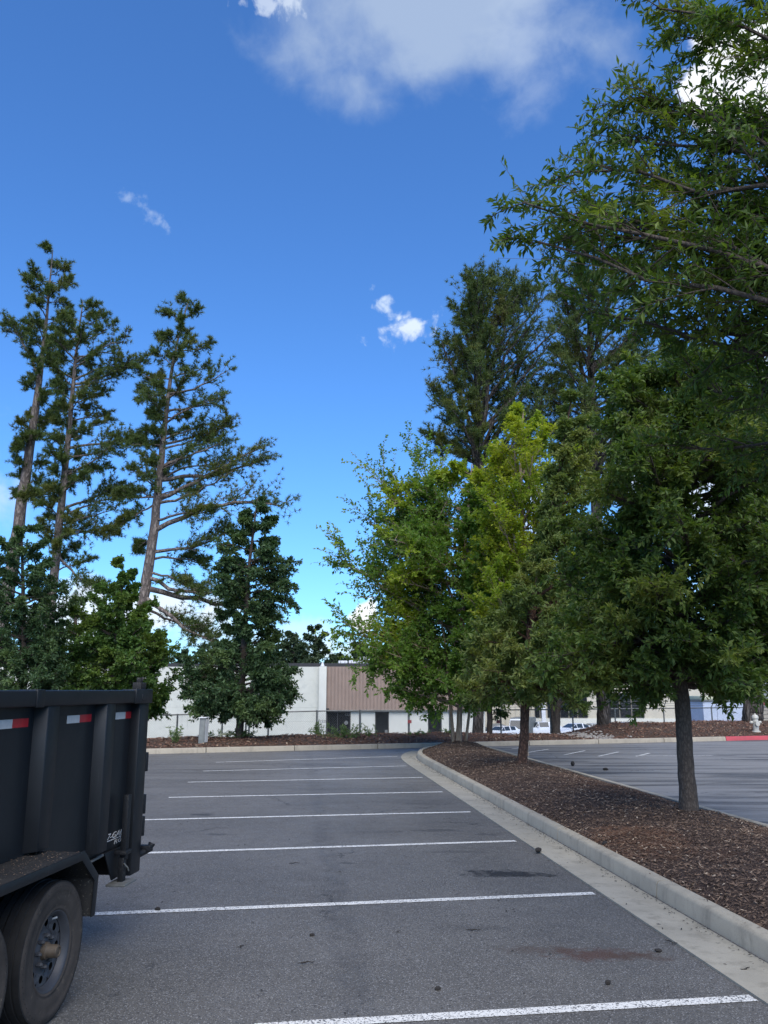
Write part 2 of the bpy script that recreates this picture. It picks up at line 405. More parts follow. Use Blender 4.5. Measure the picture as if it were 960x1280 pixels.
M['decal'] = simple('white decal', (.6, .6, .6), (.5, .5, .5), 20, .5)
M['galv'] = simple('galvanised steel', (.20, .205, .20), (.13, .135, .13), 8, .5, metal=.4)
M['wall'] = simple('painted white block', (.60, .60, .53), (.54, .545, .48), .5, .85, dirt=(.48, .49, .44), dirt_lo=.5, dirt_hi=.75, dscale=1.2)
M['pilaster'] = simple('pale pilaster', (.60, .60, .54), (.55, .55, .49), .8, .85)
M['brown_metal'] = simple('brown ribbed metal', (.29, .215, .175), (.255, .19, .155), 1.0, .5, spec=.4)
M['dark_trim'] = simple('dark roof trim', (.02, .022, .025), (.03, .03, .033), 2, .6)
M['dark_glass'] = simple('dark storefront glass', (.008, .010, .012), (.012, .014, .016), 1, .12, spec=.5)
M['beige_metal'] = simple('beige ribbed metal', (.50, .46, .37), (.44, .41, .33), .7, .7)
M['white_metal'] = simple('white enamelled metal', (.62, .64, .66), (.55, .57, .6), 2, .5)
M['grey_metal'] = simple('grey enamelled metal', (.16, .175, .17), (.12, .13, .13), 6, .6, bmp=.1)
M['blue_white'] = simple('blue white panel', (.52, .57, .68), (.46, .52, .63), 2, .5)
M['siding'] = simple('tan siding', (.36, .32, .26), (.30, .27, .22), 2, .8)
M['sign_red'] = simple('red sign enamel', (.30, .06, .06), (.25, .05, .05), 5, .5)
M['ivory'] = simple('pale yellow painted pipe', (.62, .62, .42), (.5, .52, .36), 10, .6)
M['hydrant'] = simple('weathered white hydrant paint', (.50, .49, .44), (.40, .39, .35), 12, .6, bmp=.2, dirt=(.12, .12, .11), dirt_lo=.6, dirt_hi=.75, dscale=22)
M['car_white'] = simple('white car paint', (.62, .66, .72), (.60, .64, .70), 2, .25)
M['car_grey'] = simple('dark grey car paint', (.035, .045, .055), (.03, .04, .05), 2, .25)
M['car_silver'] = simple('silver car paint', (.33, .37, .42), (.30, .34, .38), 2, .25)
M['car_green'] = simple('green car paint', (.10, .20, .16), (.09, .18, .15), 2, .3)
M['car_glass'] = simple('car glass', (.02, .03, .038), (.03, .04, .05), 3, .08)
M['tail'] = simple('red tail lamp', (.4, .01, .01), None, 5, .3)
M['bark_pine'] = bark_mat('pine bark', (.29, .245, .215), (.11, .09, .08), 5, 1.6, .7, .05)
M['bark_dark'] = bark_mat('dark oak bark', (.135, .108, .086), (.06, .048, .04), 26, 9, .5, .008)
M['bark_red'] = bark_mat('reddish flaking bark', (.17, .095, .065), (.06, .036, .027), 14, 7, .8, .02)
M['bark_pale'] = bark_mat('smooth pale bark', (.36, .28, .20), (.24, .18, .13), 6, 2, .3, .008)
M['bark_grey'] = bark_mat('furrowed grey bark', (.16, .14, .125), (.04, .034, .03), 8, 1.2, .8, .05)
M['needles'] = leaf_mat('pine needles', (.048, .080, .022), (.105, .145, .038), (.13, .14, .032), .5, .5, .62, .22, .6)
M['oak_leaves'] = leaf_mat('dark oak leaves', (.032, .070, .030), (.078, .130, .052), (.10, .15, .05), .7, .52, .62, .26)
M['near_leaves'] = leaf_mat('narrow glossy leaves', (.042, .080, .018), (.110, .170, .034), (.16, .20, .03), .9, .53, .66, .38, .5)
M['olive_leaves'] = leaf_mat('olive oak leaves', (.075, .112, .030), (.155, .200, .055), (.19, .21, .052), .8, .48, .62, .34)
M['island_leaves'] = leaf_mat('deep green leaves', (.052, .094, .022), (.125, .180, .040), (.17, .20, .042), .7, .5, .62, .36)
M['birch_leaves'] = leaf_mat('yellowing bright leaves', (.078, .155, .026), (.148, .240, .042), (.28, .335, .024), .40, .50, .62, .42)
M['yellow_leaves'] = leaf_mat('yellow green leaves', (.15, .23, .024), (.27, .33, .030), (.33, .35, .026), .6, .45, .6, .42)
M['maple_leaves'] = leaf_mat('bright maple leaves', (.045, .100, .024), (.095, .165, .036), (.13, .185, .034), .7, .5, .62, .34)
M['weed'] = leaf_mat('weed leaves', (.07, .13, .04), (.15, .20, .08), None)
M['far_leaves'] = leaf_mat('far tree leaves', (.028, .050, .026), (.060, .095, .045), (.07, .10, .05), .3, .5, .62, .15)

# ------------------------------------------------------------------ ground
ANG = math.atan(.1035)
UU = Vector((-math.sin(ANG), math.cos(ANG), 0)); VV = Vector((math.cos(ANG), math.sin(ANG), 0)); L0 = Vector((2.91, 0, 0))
def lot(v, s, z=0): return L0 + UU * s + VV * v + Vector((0, 0, z))
K0 = ground(185, 942.6); K1 = ground(960, 924.8)
KE = (K1 - K0).normalized(); KN = Vector((-KE.y, KE.x, 0))
def kp(t, n, z=0): return K0 + KE * t + KN * n + Vector((0, 0, z))
def kt_of_px(px):      # distance along the far kerb for a pixel column
    lo, hi = -60, 80
    for _ in range(50):
        m = (lo + hi) / 2; p = kp(m, 0)
        q = 480 + FP * p.x / (p.y * math.cos(TH) + (0 - EYE) * math.sin(TH))
        if q < px: lo = m
        else: hi = m
    return lo
def pxof(p):
    dx, dy, dz = p[0], p[1], p[2] - EYE
    zc = dy * math.cos(TH) + dz * math.sin(TH)
    return 480 + FP * dx / zc, 640 - FP * (-dy * math.sin(TH) + dz * math.cos(TH)) / zc

o = MB().add([(-2500, -2500, -3.7), (2500, -2500, -3.7), (2500, 2500, -3.7), (-2500, 2500, -3.7)], [(0, 1, 2, 3)]).build('ground', M['far_ground'])
tag(o, 'wide grassy ground reaching the horizon beyond the buildings', kind='structure')
a, b_, c_, d_ = kp(-110, .02), kp(110, .02), kp(110, -130), kp(-110, -130)
mb = MB(); mb.add([a, b_, c_, d_] + [p - Vector((0, 0, 3.8)) for p in (a, b_, c_, d_)], [(3, 2, 1, 0), (0, 1, 5, 4), (1, 2, 6, 5), (2, 3, 7, 6), (3, 0, 4, 7)])
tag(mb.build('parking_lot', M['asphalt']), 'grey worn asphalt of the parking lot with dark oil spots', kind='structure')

# painted stall lines
def stripe(name, p, q, w=.1, z=.004, parent=None):
    p = Vector(p); q = Vector(q); d = (q - p).normalized(); n = Vector((-d.y, d.x, 0)) * w / 2
    k = 8; vs = []
    for i in range(k + 1):
        c = p.lerp(q, i / k); j = .004 * math.sin(i * 2.7 + p.y)
        vs += [(c.x + n.x + j * n.x * 10, c.y + n.y + j * n.y * 10, z), (c.x - n.x, c.y - n.y, z)]
    return MB().add(vs, [(2*i, 2*i+1, 2*i+3, 2*i+2) for i in range(k)]).build(name, M['paint'], parent)
ends = [((2.32, 5.71), 7.9), ((1.98, 8.42), 9.4), ((1.67, 11.19), 10.0), ((1.36, 13.76), 9.5), ((1.10, 16.37), 9.5), ((.84, 18.99), 11.0)]
marks = []
marks.append(stripe('painted_line', ground(318, 1284.5), ground(942, 1248), .105))
for (p, a) in ends[1:]:
    q = (p[0] - 5 * math.cos(R(a)), p[1] - 5 * math.sin(R(a)))
    marks.append(stripe('painted_line', (q[0], q[1], 0), (p[0], p[1], 0), .105))
marks.append(stripe('painted_line', (-4.26, 20.44, 0), (.58, 21.81, 0), .1))
marks.append(stripe('painted_line', (-4.44, 22.87, 0), (.39, 24.85, 0), .1))
marks.append(stripe('painted_line', (-2.3, 2.45, 0), (2.68, 3.12, 0), .105))
for (x0, y0, x1, y1) in [(648, 942.5, 686, 936.5), (706, 943.5, 731, 938.5), (748, 945.5, 773, 940), (795, 945.5, 812, 941.5), (795, 944.8, 891, 944.5), (640, 936, 662, 934)]:
    marks.append(stripe('painted_line', ground(x0, y0), ground(x1, y1), .085))
for o in marks: tag(o, kind='structure', label='worn white painted stall line on the asphalt')

# kerb of the planting island, swept in segments
def catmull(P, per=6):
    out_ = []
    for i in range(len(P) - 1):
        p0 = P[max(i-1, 0)]; p1 = P[i]; p2 = P[i+1]; p3 = P[min(i+2, len(P)-1)]
        for k in range(per):
            t = k / per
            out_.append(tuple(.5 * ((2*b) + (-a+c)*t + (2*a-5*b+4*c-d)*t*t + (-a+3*b-3*c+d)*t**3) for a, b, c, d in zip(p0, p1, p2, p3)))
    out_.append(P[-1]); return out_
def resample(P, step):
    P = [Vector(p) for p in P]; res = [P[0]]; acc = 0
    for i in range(len(P) - 1):
        d = (P[i+1] - P[i]).length
        while acc + d >= step * len(res):
            f = (step * len(res) - acc) / d; res.append(P[i].lerp(P[i+1], f))
        acc += d
    return res
def sweep(mb, P, prof, side=1):
    """prof (offset to the left of travel * side, z) closed section swept along P with end caps"""
    n = len(prof); vs = []; fs = []
    for i, p in enumerate(P):
        t = (P[min(i+1, len(P)-1)] - P[max(i-1, 0)]).normalized(); nn = Vector((-t.y, t.x, 0)) * side
        for (o_, z) in prof: vs.append(p + nn * o_ + Vector((0, 0, z)))
    for i in range(len(P) - 1):
        for k in range(n):
            k2 = (k + 1) % n; fs.append((i*n+k, i*n+k2, (i+1)*n+k2, (i+1)*n+k))
    fs.append(tuple(range(n))); m = (len(P)-1)*n; fs.append(tuple(m+n-1-k for k in range(n)))
    mb.add(vs, fs)
KERB = [(0, -.1), (.018, .122), (.035, .143), (.055, .15), (.145, .15), (.152, .143), (.152, -.1)]
outline = [(.45, -3), (.45, 4), (.45, 12), (.45, 20), (.46, 23.2), (.62, 25.0), (1.02, 26.5), (1.62, 27.6), (2.3, 28.1), (2.85, 27.9), (3.13, 27.0), (3.17, 25.5), (3.27, 18), (3.38, 10), (3.46, 3), (3.5, -3)]
path2 = catmull(outline, 8)
path = resample([lot(v, s) for v, s in path2], .25)
isl = empty('kerbed_island', lot(2, 12)); io = lot(2, 12)
tag(isl, 'long narrow mulched planting island with pale concrete kerb', kind='structure')
# joint positions: one near pixel (772,1078..1098), then every 3.05 m
segs = []; i0 = 0; seglen = 12
off = 9
idx = [0] + list(range(off, len(path) - 1, seglen)) + [len(path) - 1]
for a, b_ in zip(idx[:-1], idx[1:]):
    P = [p.copy() for p in path[a:b_ + 1]]
    if len(P) < 2: continue
    P[0] = P[0].lerp(P[1], .032); P[-1] = P[-1].lerp(P[-2], .032)
    m = MB(); sweep(m, P, KERB, side=-1)
    m.build('kerb_stone', M['concrete'], isl, org=io, smooth='auto')
# gutter pan on the left side and round the nose, then it stops
gut = [p for p in path if (p - L0).dot(VV) < 1.3]
gidx = [0] + list(range(off, len(gut) - 1, seglen)) + [len(gut) - 1]
for a, b_ in zip(gidx[:-1], gidx[1:]):
    P = [p.copy() for p in gut[a:b_ + 1]]
    if len(P) < 2: continue
    P[0] = P[0].lerp(P[1], .012); P[-1] = P[-1].lerp(P[-2], .012)
    m = MB(); sweep(m, P, [(0.02, -.05), (0.02, .006), (.30, .010), (.45, .014), (.45, -.05)], side=1)
    m.build('gutter_slab', M['gutter'], isl, org=io)

# mulch bed: height field between the kerbs
def bumpz(x, y):
    return (.025 * np.sin(1.7*x+.3) * np.sin(1.3*y+1) + .018 * np.sin(3.9*x+y) * np.sin(4.3*y-.6*x) + .011 * np.sin(11*x+2*y)*np.sin(9.7*y-x) + .007*np.sin(23*x)*np.sin(21*y+3*x))
TREES_ISL = [(4.1, 11.75), (3.08, 18.8), (2.4, 26.3), (4.85, 4.7)]
def isl_limits(s):
    """inner kerb edges (v) at distance s"""
    vs = [(a, b) for a, b in path2]
    lo, hi = None, None
    for (v1, s1), (v2, s2) in zip(vs[:-1], vs[1:]):
        if (s1 - s) * (s2 - s) <= 0 and abs(s1 - s2) > 1e-6:
            v = v1 + (v2 - v1) * (s - s1) / (s2 - s1)
            if lo is None or v < lo: lo = v
            if hi is None or v > hi: hi = v
    return lo, hi
def mulch_z(v, s, lo, hi):
    f = (v - lo) / max(hi - lo, .01); edge = min(f, 1 - f) * (hi - lo)
    m = .10 + .13 * (1 - math.exp(-max(edge, 0) / .55)) + .05 * math.sin(math.pi * min(max(f, 0), 1))
    p = lot(v, s)
    m += float(bumpz(p.x, p.y)) * min(1, max(edge, 0) / .3)
    for (tx, ty) in TREES_ISL:
        d2 = (p.x - tx) ** 2 + (p.y - ty) ** 2; m += .07 * math.exp(-d2 / .5)
    m += .09 * math.exp(-((v - .95) ** 2 + ((s - 10.2) / 1.1) ** 2) / .12)
    return m
NV, SS = 34, np.arange(-2.8, 27.95, .13)
vs = []; 
for s in SS:
    lo, hi = isl_limits(min(s, 27.9)); lo += .14; hi -= .14
    if hi < lo: lo = hi = (lo + hi) / 2
    for k in range(NV):
        v = lo + (hi - lo) * k / (NV - 1); vs.append(lot(v, s, mulch_z(v, s, lo, hi)))
A = np.arange(len(SS) * NV).reshape(len(SS), NV)
q = np.stack([A[:-1, :-1], A[:-1, 1:], A[1:, 1:], A[1:, :-1]], -1).reshape(-1, 4)
o = fast_mesh('mulch_bed', np.array(vs), [q], M['mulch'], isl, org=io)
o['label'] = 'dark brown shredded mulch surface'

def chips(name, pts, nrm_tilt, lmin, lmax, wmin, wmax, mat, zoff=0.01, curl=.3):
    n = len(pts); a = rng.uniform(0, 2*np.pi, n)
    d = np.stack([np.cos(a), np.sin(a), rng.normal(0, nrm_tilt, n)], 1); d /= np.linalg.norm(d, axis=1)[:, None]
    s = np.stack([-np.sin(a), np.cos(a), rng.normal(0, nrm_tilt, n)], 1)
    L = rng.uniform(lmin, lmax, n)[:, None]; W = rng.uniform(wmin, wmax, n)[:, None]
    up = np.array([0, 0, 1.0]); p = pts + up * (zoff + .3 * W)
    V = np.stack([p - d*L/2, p + s*W/2 - up*W*curl*.0, p + d*L/2, p - s*W/2, p + up*W*.45], 1).reshape(-1, 3)
    b = (np.arange(n) * 5)[:, None]
    Ft = np.concatenate([b + np.array([[0, 3, 4]]), b + np.array([[3, 2, 4]]), b + np.array([[2, 1, 4]]), b + np.array([[1, 0, 4]])])
    return V, Ft
def isl_points(n, s0, s1, powr=1.0, centre=None, rad=None):
    out_ = []
    while len(out_) < n:
        s = s0 + (s1 - s0) * random.random() ** powr; lo, hi = isl_limits(min(s, 27.9)); lo += .15; hi -= .15
        if hi <= lo: continue
        v = random.uniform(lo, hi)
        if centre:
            r = ((v - centre[0]) / rad[0]) ** 2 + ((s - centre[1]) / rad[1]) ** 2
            if r > random.random() * 1.6: continue
        p = lot(v, s, mulch_z(v, s, lo, hi)); out_.append(tuple(p))
    return np.array(out_)
V, Ft = chips('c', isl_points(42000, 2.5, 27.8, 1.7), .35, .018, .075, .006, .022, None)
tag(fast_mesh('mulch_chips', V, [Ft], M['chips'], isl, smooth=False, org=io), kind='stuff')
P1 = isl_points(2200, 7, 13, 1, (1.0, 10.0), (.45, .9)); P2 = isl_points(2600, 9, 22, 1, (2.5, 14.6), (.7, 2.2)); P3 = isl_points(2600, 6, 12, 1, (2.9, 9.0), (.5, 1.3))
V, Ft = chips('c', np.concatenate([P1, P2, P3]), .3, .04, .13, .003, .008, None, .014)
tag(fast_mesh('pine_straw', V, [Ft], M['straw'], isl, smooth=False, org=io), kind='stuff')

# far kerb, its planted bank, and the lower ground beyond
bank = empty('planted_bank', tuple(K0)); bo = K0
tag(bank, 'low mulched bank with tan kerb along the far side of the lot', kind='structure')
tred = kt_of_px(908)
t = -45.0 + (tred + 45) % 2.75 - 2.75
while t < 60:
    P = [kp(t + .012 + k * (2.75 - .024) / 4, .0) for k in range(5)]
    red = t >= tred - .1 and t < tred + 8
    m = MB(); sweep(m, P, KERB, side=1)
    k = m.build('kerb_stone', M['red_paint'] if red else M['tan_concrete'], bank, org=bo, smooth='auto')
    if red: k['label'] = 'faded red painted kerb stone by the hydrant'
    t += 2.75
def lerp_tab(x, tab):
    return float(np.interp(x, [a for a, _ in tab], [b for _, b in tab]))
T300, T700, T760, T820 = kt_of_px(300), kt_of_px(705), kt_of_px(772), kt_of_px(842)
def bank_z(t, n):
    crest = lerp_tab(t, [(-60, .28), (T300, .30), (kt_of_px(550), .33), (T700, .22), (T760 - .8, .17), (T760+.3, .17), (T820, .52), (60, .60)])
    cn = lerp_tab(t, [(-60, 2.6), (T700, 2.8), (T820, 4.2), (60, 4.5)])
    if n < cn: z = .11 + (crest - .11) * (1 - (1 - n / cn) ** 1.6)
    else:
        f = min((n - cn) / 9.0, 1); z = crest + (-1.75 - crest) * (f * f * (3 - 2 * f)) ** .8
    p = kp(t, n); return z + float(bumpz(p.x, p.y)) * 1.1 * min(1, n)
tt = np.arange(-60, 62, .35); nn = np.concatenate([np.arange(.14, 5, .16), np.arange(5, 14.1, .6)])
V = np.array([tuple(kp(t, n, bank_z(t, n))) for t in tt for n in nn])
A = np.arange(len(tt) * len(nn)).reshape(len(tt), len(nn))
q = np.stack([A[:-1, :-1], A[1:, :-1], A[1:, 1:], A[:-1, 1:]], -1).reshape(-1, 4)
o = fast_mesh('mulch_slope', V, [q], M['mulch'], bank, org=bo)
pts = []
for _ in range(16000):
    t = random.uniform(-8, 26); n = random.uniform(.2, 4.6); pts.append(tuple(kp(t, n, bank_z(t, n))))
V, Ft = chips('c', np.array(pts), .35, .04, .14, .015, .05, None)
tag(fast_mesh('mulch_chips', V, [Ft], M['bank_chips'], bank, smooth=False, org=bo), kind='stuff')
# river stones in the swale
V = []; Fq = []
ico = bmesh.new(); bmesh.ops.create_icosphere(ico, subdivisions=1, radius=1)
iv = np.array([v.co[:] for v in ico.verts]); ifc = np.array([[v.index for v in f.verts] for f in ico.faces]); ico.free()
for _ in range(300):
    t = random.gauss(kt_of_px(770), .42); n = random.uniform(.3, 3.2); r = random.uniform(.03, .065)
    p = np.array(kp(t, n, bank_z(t, n) + r * .3)); Fq.append(ifc + len(V) * len(iv)); V.append(iv * np.array([r * random.uniform(.8, 1.6), r, r * .6]) * (1 + .12 * rng.normal(size=(len(iv), 1))) + p)
tag(fast_mesh('river_stones', np.concatenate(V), [np.concatenate(Fq)], M['stone'], bank, org=bo), kind='stuff')
# lower terrace
tt = np.arange(-300, 301, 20.); nn = np.array([12.5, 16, 24, 38, 50, 62, 90, 130.])
V = np.array([tuple(kp(t, n, lerp_tab(n, [(12.5, -1.9), (24, -2.0), (38, -2.4), (62, -3.35), (130, -3.6)]))) for t in tt for n in nn])
A = np.arange(len(tt) * len(nn)).reshape(len(tt), len(nn))
q = np.stack([A[:-1, :-1], A[1:, :-1], A[1:, 1:], A[:-1, 1:]], -1).reshape(-1, 4)
tag(fast_mesh('lower_lot', V, [q], M['asphalt_far']), 'lower grey lot below the bank in front of the buildings', kind='structure')
def low_z(x, y):
    n = (Vector((x, y, 0)) - K0).dot(KN)
    return lerp_tab(n, [(12.5, -1.9), (24, -2.0), (38, -2.4), (62, -3.35), (130, -3.6)])

# ------------------------------------------------------------------ dump trailer
XS = -2.25                                    # side panel of the box
to = (-3.26, 5.4, 0)                          # built straight, then turned about its rear wheel to where it stands
TYAW = R(-5.7); _w = Vector((-1.976, 5.30, 0)); _r = Matrix.Rotation(TYAW, 3, 'Z') @ (Vector(to) - _w)
tr = empty('dump_trailer', (-1.92 + _r.x, 5.28 + _r.y, 0), rz=TYAW)
tag(tr, 'black high-sided dump trailer with tandem wheels parked at the left edge of the lot', 'trailer')
XL = -3.26 * 2 - XS                           # far side
YF, YR, ZB, ZT = 2.75, 7.07, .71, 1.877
def tb(name, mat, *boxes, parent=tr, bevel=.004):
    m = MB()
    for b in boxes: m.box(*b)
    return m.build(name, mat, parent, bevel=bevel, org=to)
BP = M['black_paint']
tb('side_panel', BP, (XS - .006, XS, YF, YR, ZB - .01, ZT - .06), bevel=0)
tb('side_panel', BP, (XL, XL + .006, YF, YR, ZB - .01, ZT - .06), bevel=0)
tb('front_panel', BP, (XL, XS, YF - .006, YF, ZB, ZT), bevel=0)
tb('floor_panel', M['dusty_black'], (XL, XS, YF, YR, ZB - .02, ZB), bevel=0)
for sx, x0, x1 in ((1, XS - .02, XS + .095), (-1, XL - .095, XL + .02)):
    m = MB(); m.box(x0, x1, YF, YR + .01, ZT - .10, ZT)
    m.build('top_rail', BP, tr, bevel=.012, org=to, seg=3)
    tb('bottom_rail', BP, (x0 + (0 if sx > 0 else .05), x1 - (.05 if sx > 0 else 0), YF, 4.0, ZB - .10, ZB + .01))
m = MB(); m.box(XS - .022, XS + .101, 5.18, 5.275, ZT - .104, ZT + .004); m.build('rail_sleeve', BP, tr, bevel=.004, org=to)
m = MB(); m.box(XS - .022, XS + .103, 6.72, 7.07, ZT - .106, ZT + .006); m.box(XS + .02, XS + .108, 6.84, 6.90, ZT - .08, ZT - .03); m.build('rail_bracket', BP, tr, bevel=.006, org=to)
for y in (2.78, 3.60, 4.485, 5.365, 6.24):            # pressed side stakes, tapering a little to the foot
    zb = .905 if 4.0 < y < 5.6 else .735
    m = MB(); y1 = y + .15
    m.add([(XS, y - .02, zb), (XS + .085, y, zb + .01), (XS + .085, y1, zb + .01), (XS, y1 + .005, zb),
           (XS, y - .02, ZT - .095), (XS + .085, y, ZT - .095), (XS + .085, y1, ZT - .095), (XS, y1 + .005, ZT - .095)],
          [(0,1,5,4), (1,2,6,5), (2,3,7,6), (3,2,1,0), (4,5,6,7)])
    m.build('stake', BP, tr, bevel=.008, org=to)
tb('corner_post', BP, (XS - .02, XS + .075, 6.885, 7.075, .47, ZT - .10), bevel=.01)
tb('corner_post', BP, (XL - .075, XL + .02, 6.885, 7.075, .47, ZT - .10), bevel=.01)
# tailgate with its ribs, hinges and the chain latch
tg = tb('tailgate', BP, (XL + .03, XS - .03, 7.08, 7.105, ZB, ZT - .05), bevel=.003)
for k in range(5):
    x = XL + .25 + k * .39; tb('tailgate_rib', BP, (x, x + .06, 7.105, 7.145, ZB + .02, ZT - .08))
for z in (1.30, .97, .80):
    m = MB(); m.box(XS - .02, XS + .05, 7.07, 7.125, z - .06, z + .06); m.tube([(XS + .05, 7.13, z - .075), (XS + .05, 7.13, z + .075)], .022, 10)
    m.build('hinge', M['muddy'], tr, bevel=.004, org=to)
m = MB(); m.tube([(XS + .02, 7.03, .60), (XS + .05, 7.11, .59), (XS + .10, 7.17, .61), (XS + .12, 7.19, .66)], [.03, .028, .022, .03], 9)
m.box(XS + .03, XS + .13, 7.13, 7.19, .60, .65); m.build('latch_hook', M['muddy'], tr, bevel=.003, org=to)
m = MB(); m.box(XS - .02, XS + .05, 6.93, 7.05, ZT + .006, ZT + .06); m.box(XS - .005, XS + .03, 6.97, 7.0, ZT + .06, ZT + .10); m.tube([(XS + .01, 7.0, ZT + .05), (XS + .02, 7.05, ZT + .10)], .013, 8)
m.build('gate_pivot', M['dusty_black'], tr, bevel=.004, org=to)
# reflective tape: white then red on every bay
for y in (3.16, 4.03, 4.91, 5.79, 6.585):
    MB().box(XS, XS + .0015, y, y + .187, 1.655, 1.707).build('white_reflector', M['tape_white'], tr, org=to)
    MB().box(XS, XS + .0015, y + .189, y + .372, 1.656, 1.708).build('red_reflector', M['tape_red'], tr, org=to)
# decal
def text_mesh(body, size, mat, mtx, sx=1.0, parent=None, name='lettering', shear=0, depth=.0008):
    c = bpy.data.curves.new('t', 'FONT'); c.body = body; c.size = size; c.extrude = depth; c.shear = shear; c.resolution_u = 3
    o_ = bpy.data.objects.new('t', c); COL.objects.link(o_)
    bpy.context.view_layer.update()
    dg = bpy.context.evaluated_depsgraph_get(); me = bpy.data.meshes.new_from_object(o_.evaluated_get(dg))
    bpy.data.objects.remove(o_); me.name = name
    me.transform(mtx @ Matrix.Diagonal((sx, 1, 1, 1)))
    me.materials.clear(); return link_mesh(name, me, mat, parent)
SIDE = Matrix(((0, 0, 1, 0), (1, 0, 0, 0), (0, 1, 0, 0), (0, 0, 0, 1)))
def side_at(x, y, z): return Matrix.Translation((x - to[0], y - to[1], z)) @ SIDE
text_mesh('7-GAUGE', .060, M['decal'], side_at(XS + .002, 6.565, .780), 1.75, tr, shear=.35)
text_mesh('FLOOR', .042, M['decal'], side_at(XS + .002, 6.70, .732), 1.8, tr, shear=.35)
m = MB(); m.box(XS, XS + .002, 6.56, 6.88, .768, .773); m.build('underline', M['decal'], tr, org=to)
# fender over both wheels
prof = [(4.02, .48), (4.00, .71), (4.22, .895), (5.51, .895), (5.735, .71), (5.715, .48)]
inner = [(5.69, .48), (5.708, .70), (5.50, .872), (4.23, .872), (4.027, .70), (4.045, .48)]
fn = MB().prism(prof + inner, 'x', XS + .0, -1.945).build('fender', M['dusty_black'], tr, bevel=.003, org=to)
lip = [(4.01, .48), (3.99, .715), (4.215, .902), (5.515, .902), (5.745, .715), (5.725, .48), (5.675, .48), (5.692, .69), (5.49, .848), (4.24, .848), (4.04, .69), (4.06, .48)]
MB().prism(lip, 'x', -1.943, -1.933).build('fender_lip', M['black_paint'], fn, bevel=.002)
MB().prism([(4.05, .48), (4.04, .69), (4.25, .86), (5.48, .86), (5.69, .69), (5.68, .48), (5.68, .44), (4.05, .44)], 'x', XS - .03, XS - .012).build('wheel_well', M['under'], tr, org=to)
pts = np.stack([rng.uniform(XS + .01, -1.95, 230), rng.uniform(4.25, 5.5, 230), np.full(230, .897)], 1) - np.array(to)
V, Ft = chips('c', pts, .1, .004, .014, .003, .007, None, .001)
fast_mesh('fender_debris', V, [Ft], M['chips'], tr, smooth=False)['kind'] = 'stuff'
# chassis
for x in (-2.62, -3.9):
    tb('frame_rail', M['under'], (x - .04, x + .04, YF - .1, 7.03, .50, .70), bevel=.004)
tb('frame_crossbar', M['under'], (-3.9, -2.62, 6.80, 6.95, .44, .60), bevel=.004)
tb('frame_crossbar', M['under'], (XL + .05, XS - .02, 6.90, 7.02, .47, .62), bevel=.004)
tb('frame_crossbar', M['under'], (-4.2, -2.3, 5.9, 6.0, .53, .66), bevel=.004)
tb('frame_crossbar', M['under'], (-4.2, -2.3, 3.1, 3.2, .53, .66), bevel=.004)
m = MB(); m.prism([(6.50, .70), (6.90, .70), (6.84, .49), (6.66, .485)], 'x', XS + .012, XS + .024)
m.build('gusset_plate', BP, tr, bevel=.003, org=to)
m = MB(); m.tube([(XS + .0, 5.80, .66), (XS + .03, 6.45, .70)], .010, 8); m.build('ramp_bar', M['galv'], tr, org=to)
# drop leg jack near the rear corner
jk = MB().box(XS + .055, XS + .10, 6.70, 6.76, .62, 1.09).build('jack_stand', M['muddy'], tr, bevel=.006, org=to)
MB().box(XS + .05, XS + .094, 6.69, 6.745, .47, .64).build('jack_tube', M['muddy'], jk, bevel=.004)
MB().box(XS + .0, XS + .15, 6.60, 6.82, .452, .468).build('jack_foot', M['galv'], jk, bevel=.003)
MB().box(XS + .012, XS + .115, 6.67, 6.78, .66, .69).build('jack_bracket', M['muddy'], jk, bevel=.004)
MB().tube([(XS + .096, 6.69, .60), (XS + .115, 6.71, .57), (XS + .113, 6.745, .54), (XS + .10, 6.755, .56)], .006, 6).build('lock_pin', M['galv'], jk)
for ch in jk.children: ch.data.transform(Matrix.Translation((-to[0], -to[1], -to[2])))
for ch in fn.children: ch.data.transform(Matrix.Translation((-to[0], -to[1], -to[2])))
# tongue and coupler toward the camera side
m = MB(); m.prism([(-3.9, YF), (-3.82, YF), (-3.24, 1.55), (-3.32, 1.55)], 'z', .50, .64); m.prism([(-2.70, YF), (-2.62, YF), (-3.20, 1.55), (-3.28, 1.55)], 'z', .502, .642)
m.build('tongue', M['under'], tr, bevel=.003, org=to)
MB().box(-3.31, -3.21, 1.35, 1.6, .52, .62).build('coupler', M['dusty_black'], tr, bevel=.01, org=to)
MB().tube([(-3.15, 1.95, .02), (-3.15, 1.95, .85)], .035, 10).box(-3.24, -3.06, 1.86, 2.04, 0, .02).build('tongue_jack', M['dusty_black'], tr, org=to)
MB().box(-3.6, -2.9, 2.3, 2.7, .66, 1.04).build('pump_box', BP, tr, bevel=.01, org=to)
MB().tube([(XL - .1, 4.43, .38), (XS + .12, 4.43, .38)], .045, 10).tube([(XL - .1, 5.30, .38), (XS + .12, 5.30, .38)], .045, 10).build('axle', M['under'], tr, org=to)
MB().box(-2.55, -2.50, 4.0, 5.75, .40, .45).build('leaf_spring', M['under'], tr, org=to)
MB().box(-4.0, -3.95, 4.0, 5.75, .40, .45).build('leaf_spring', M['under'], tr, org=to)
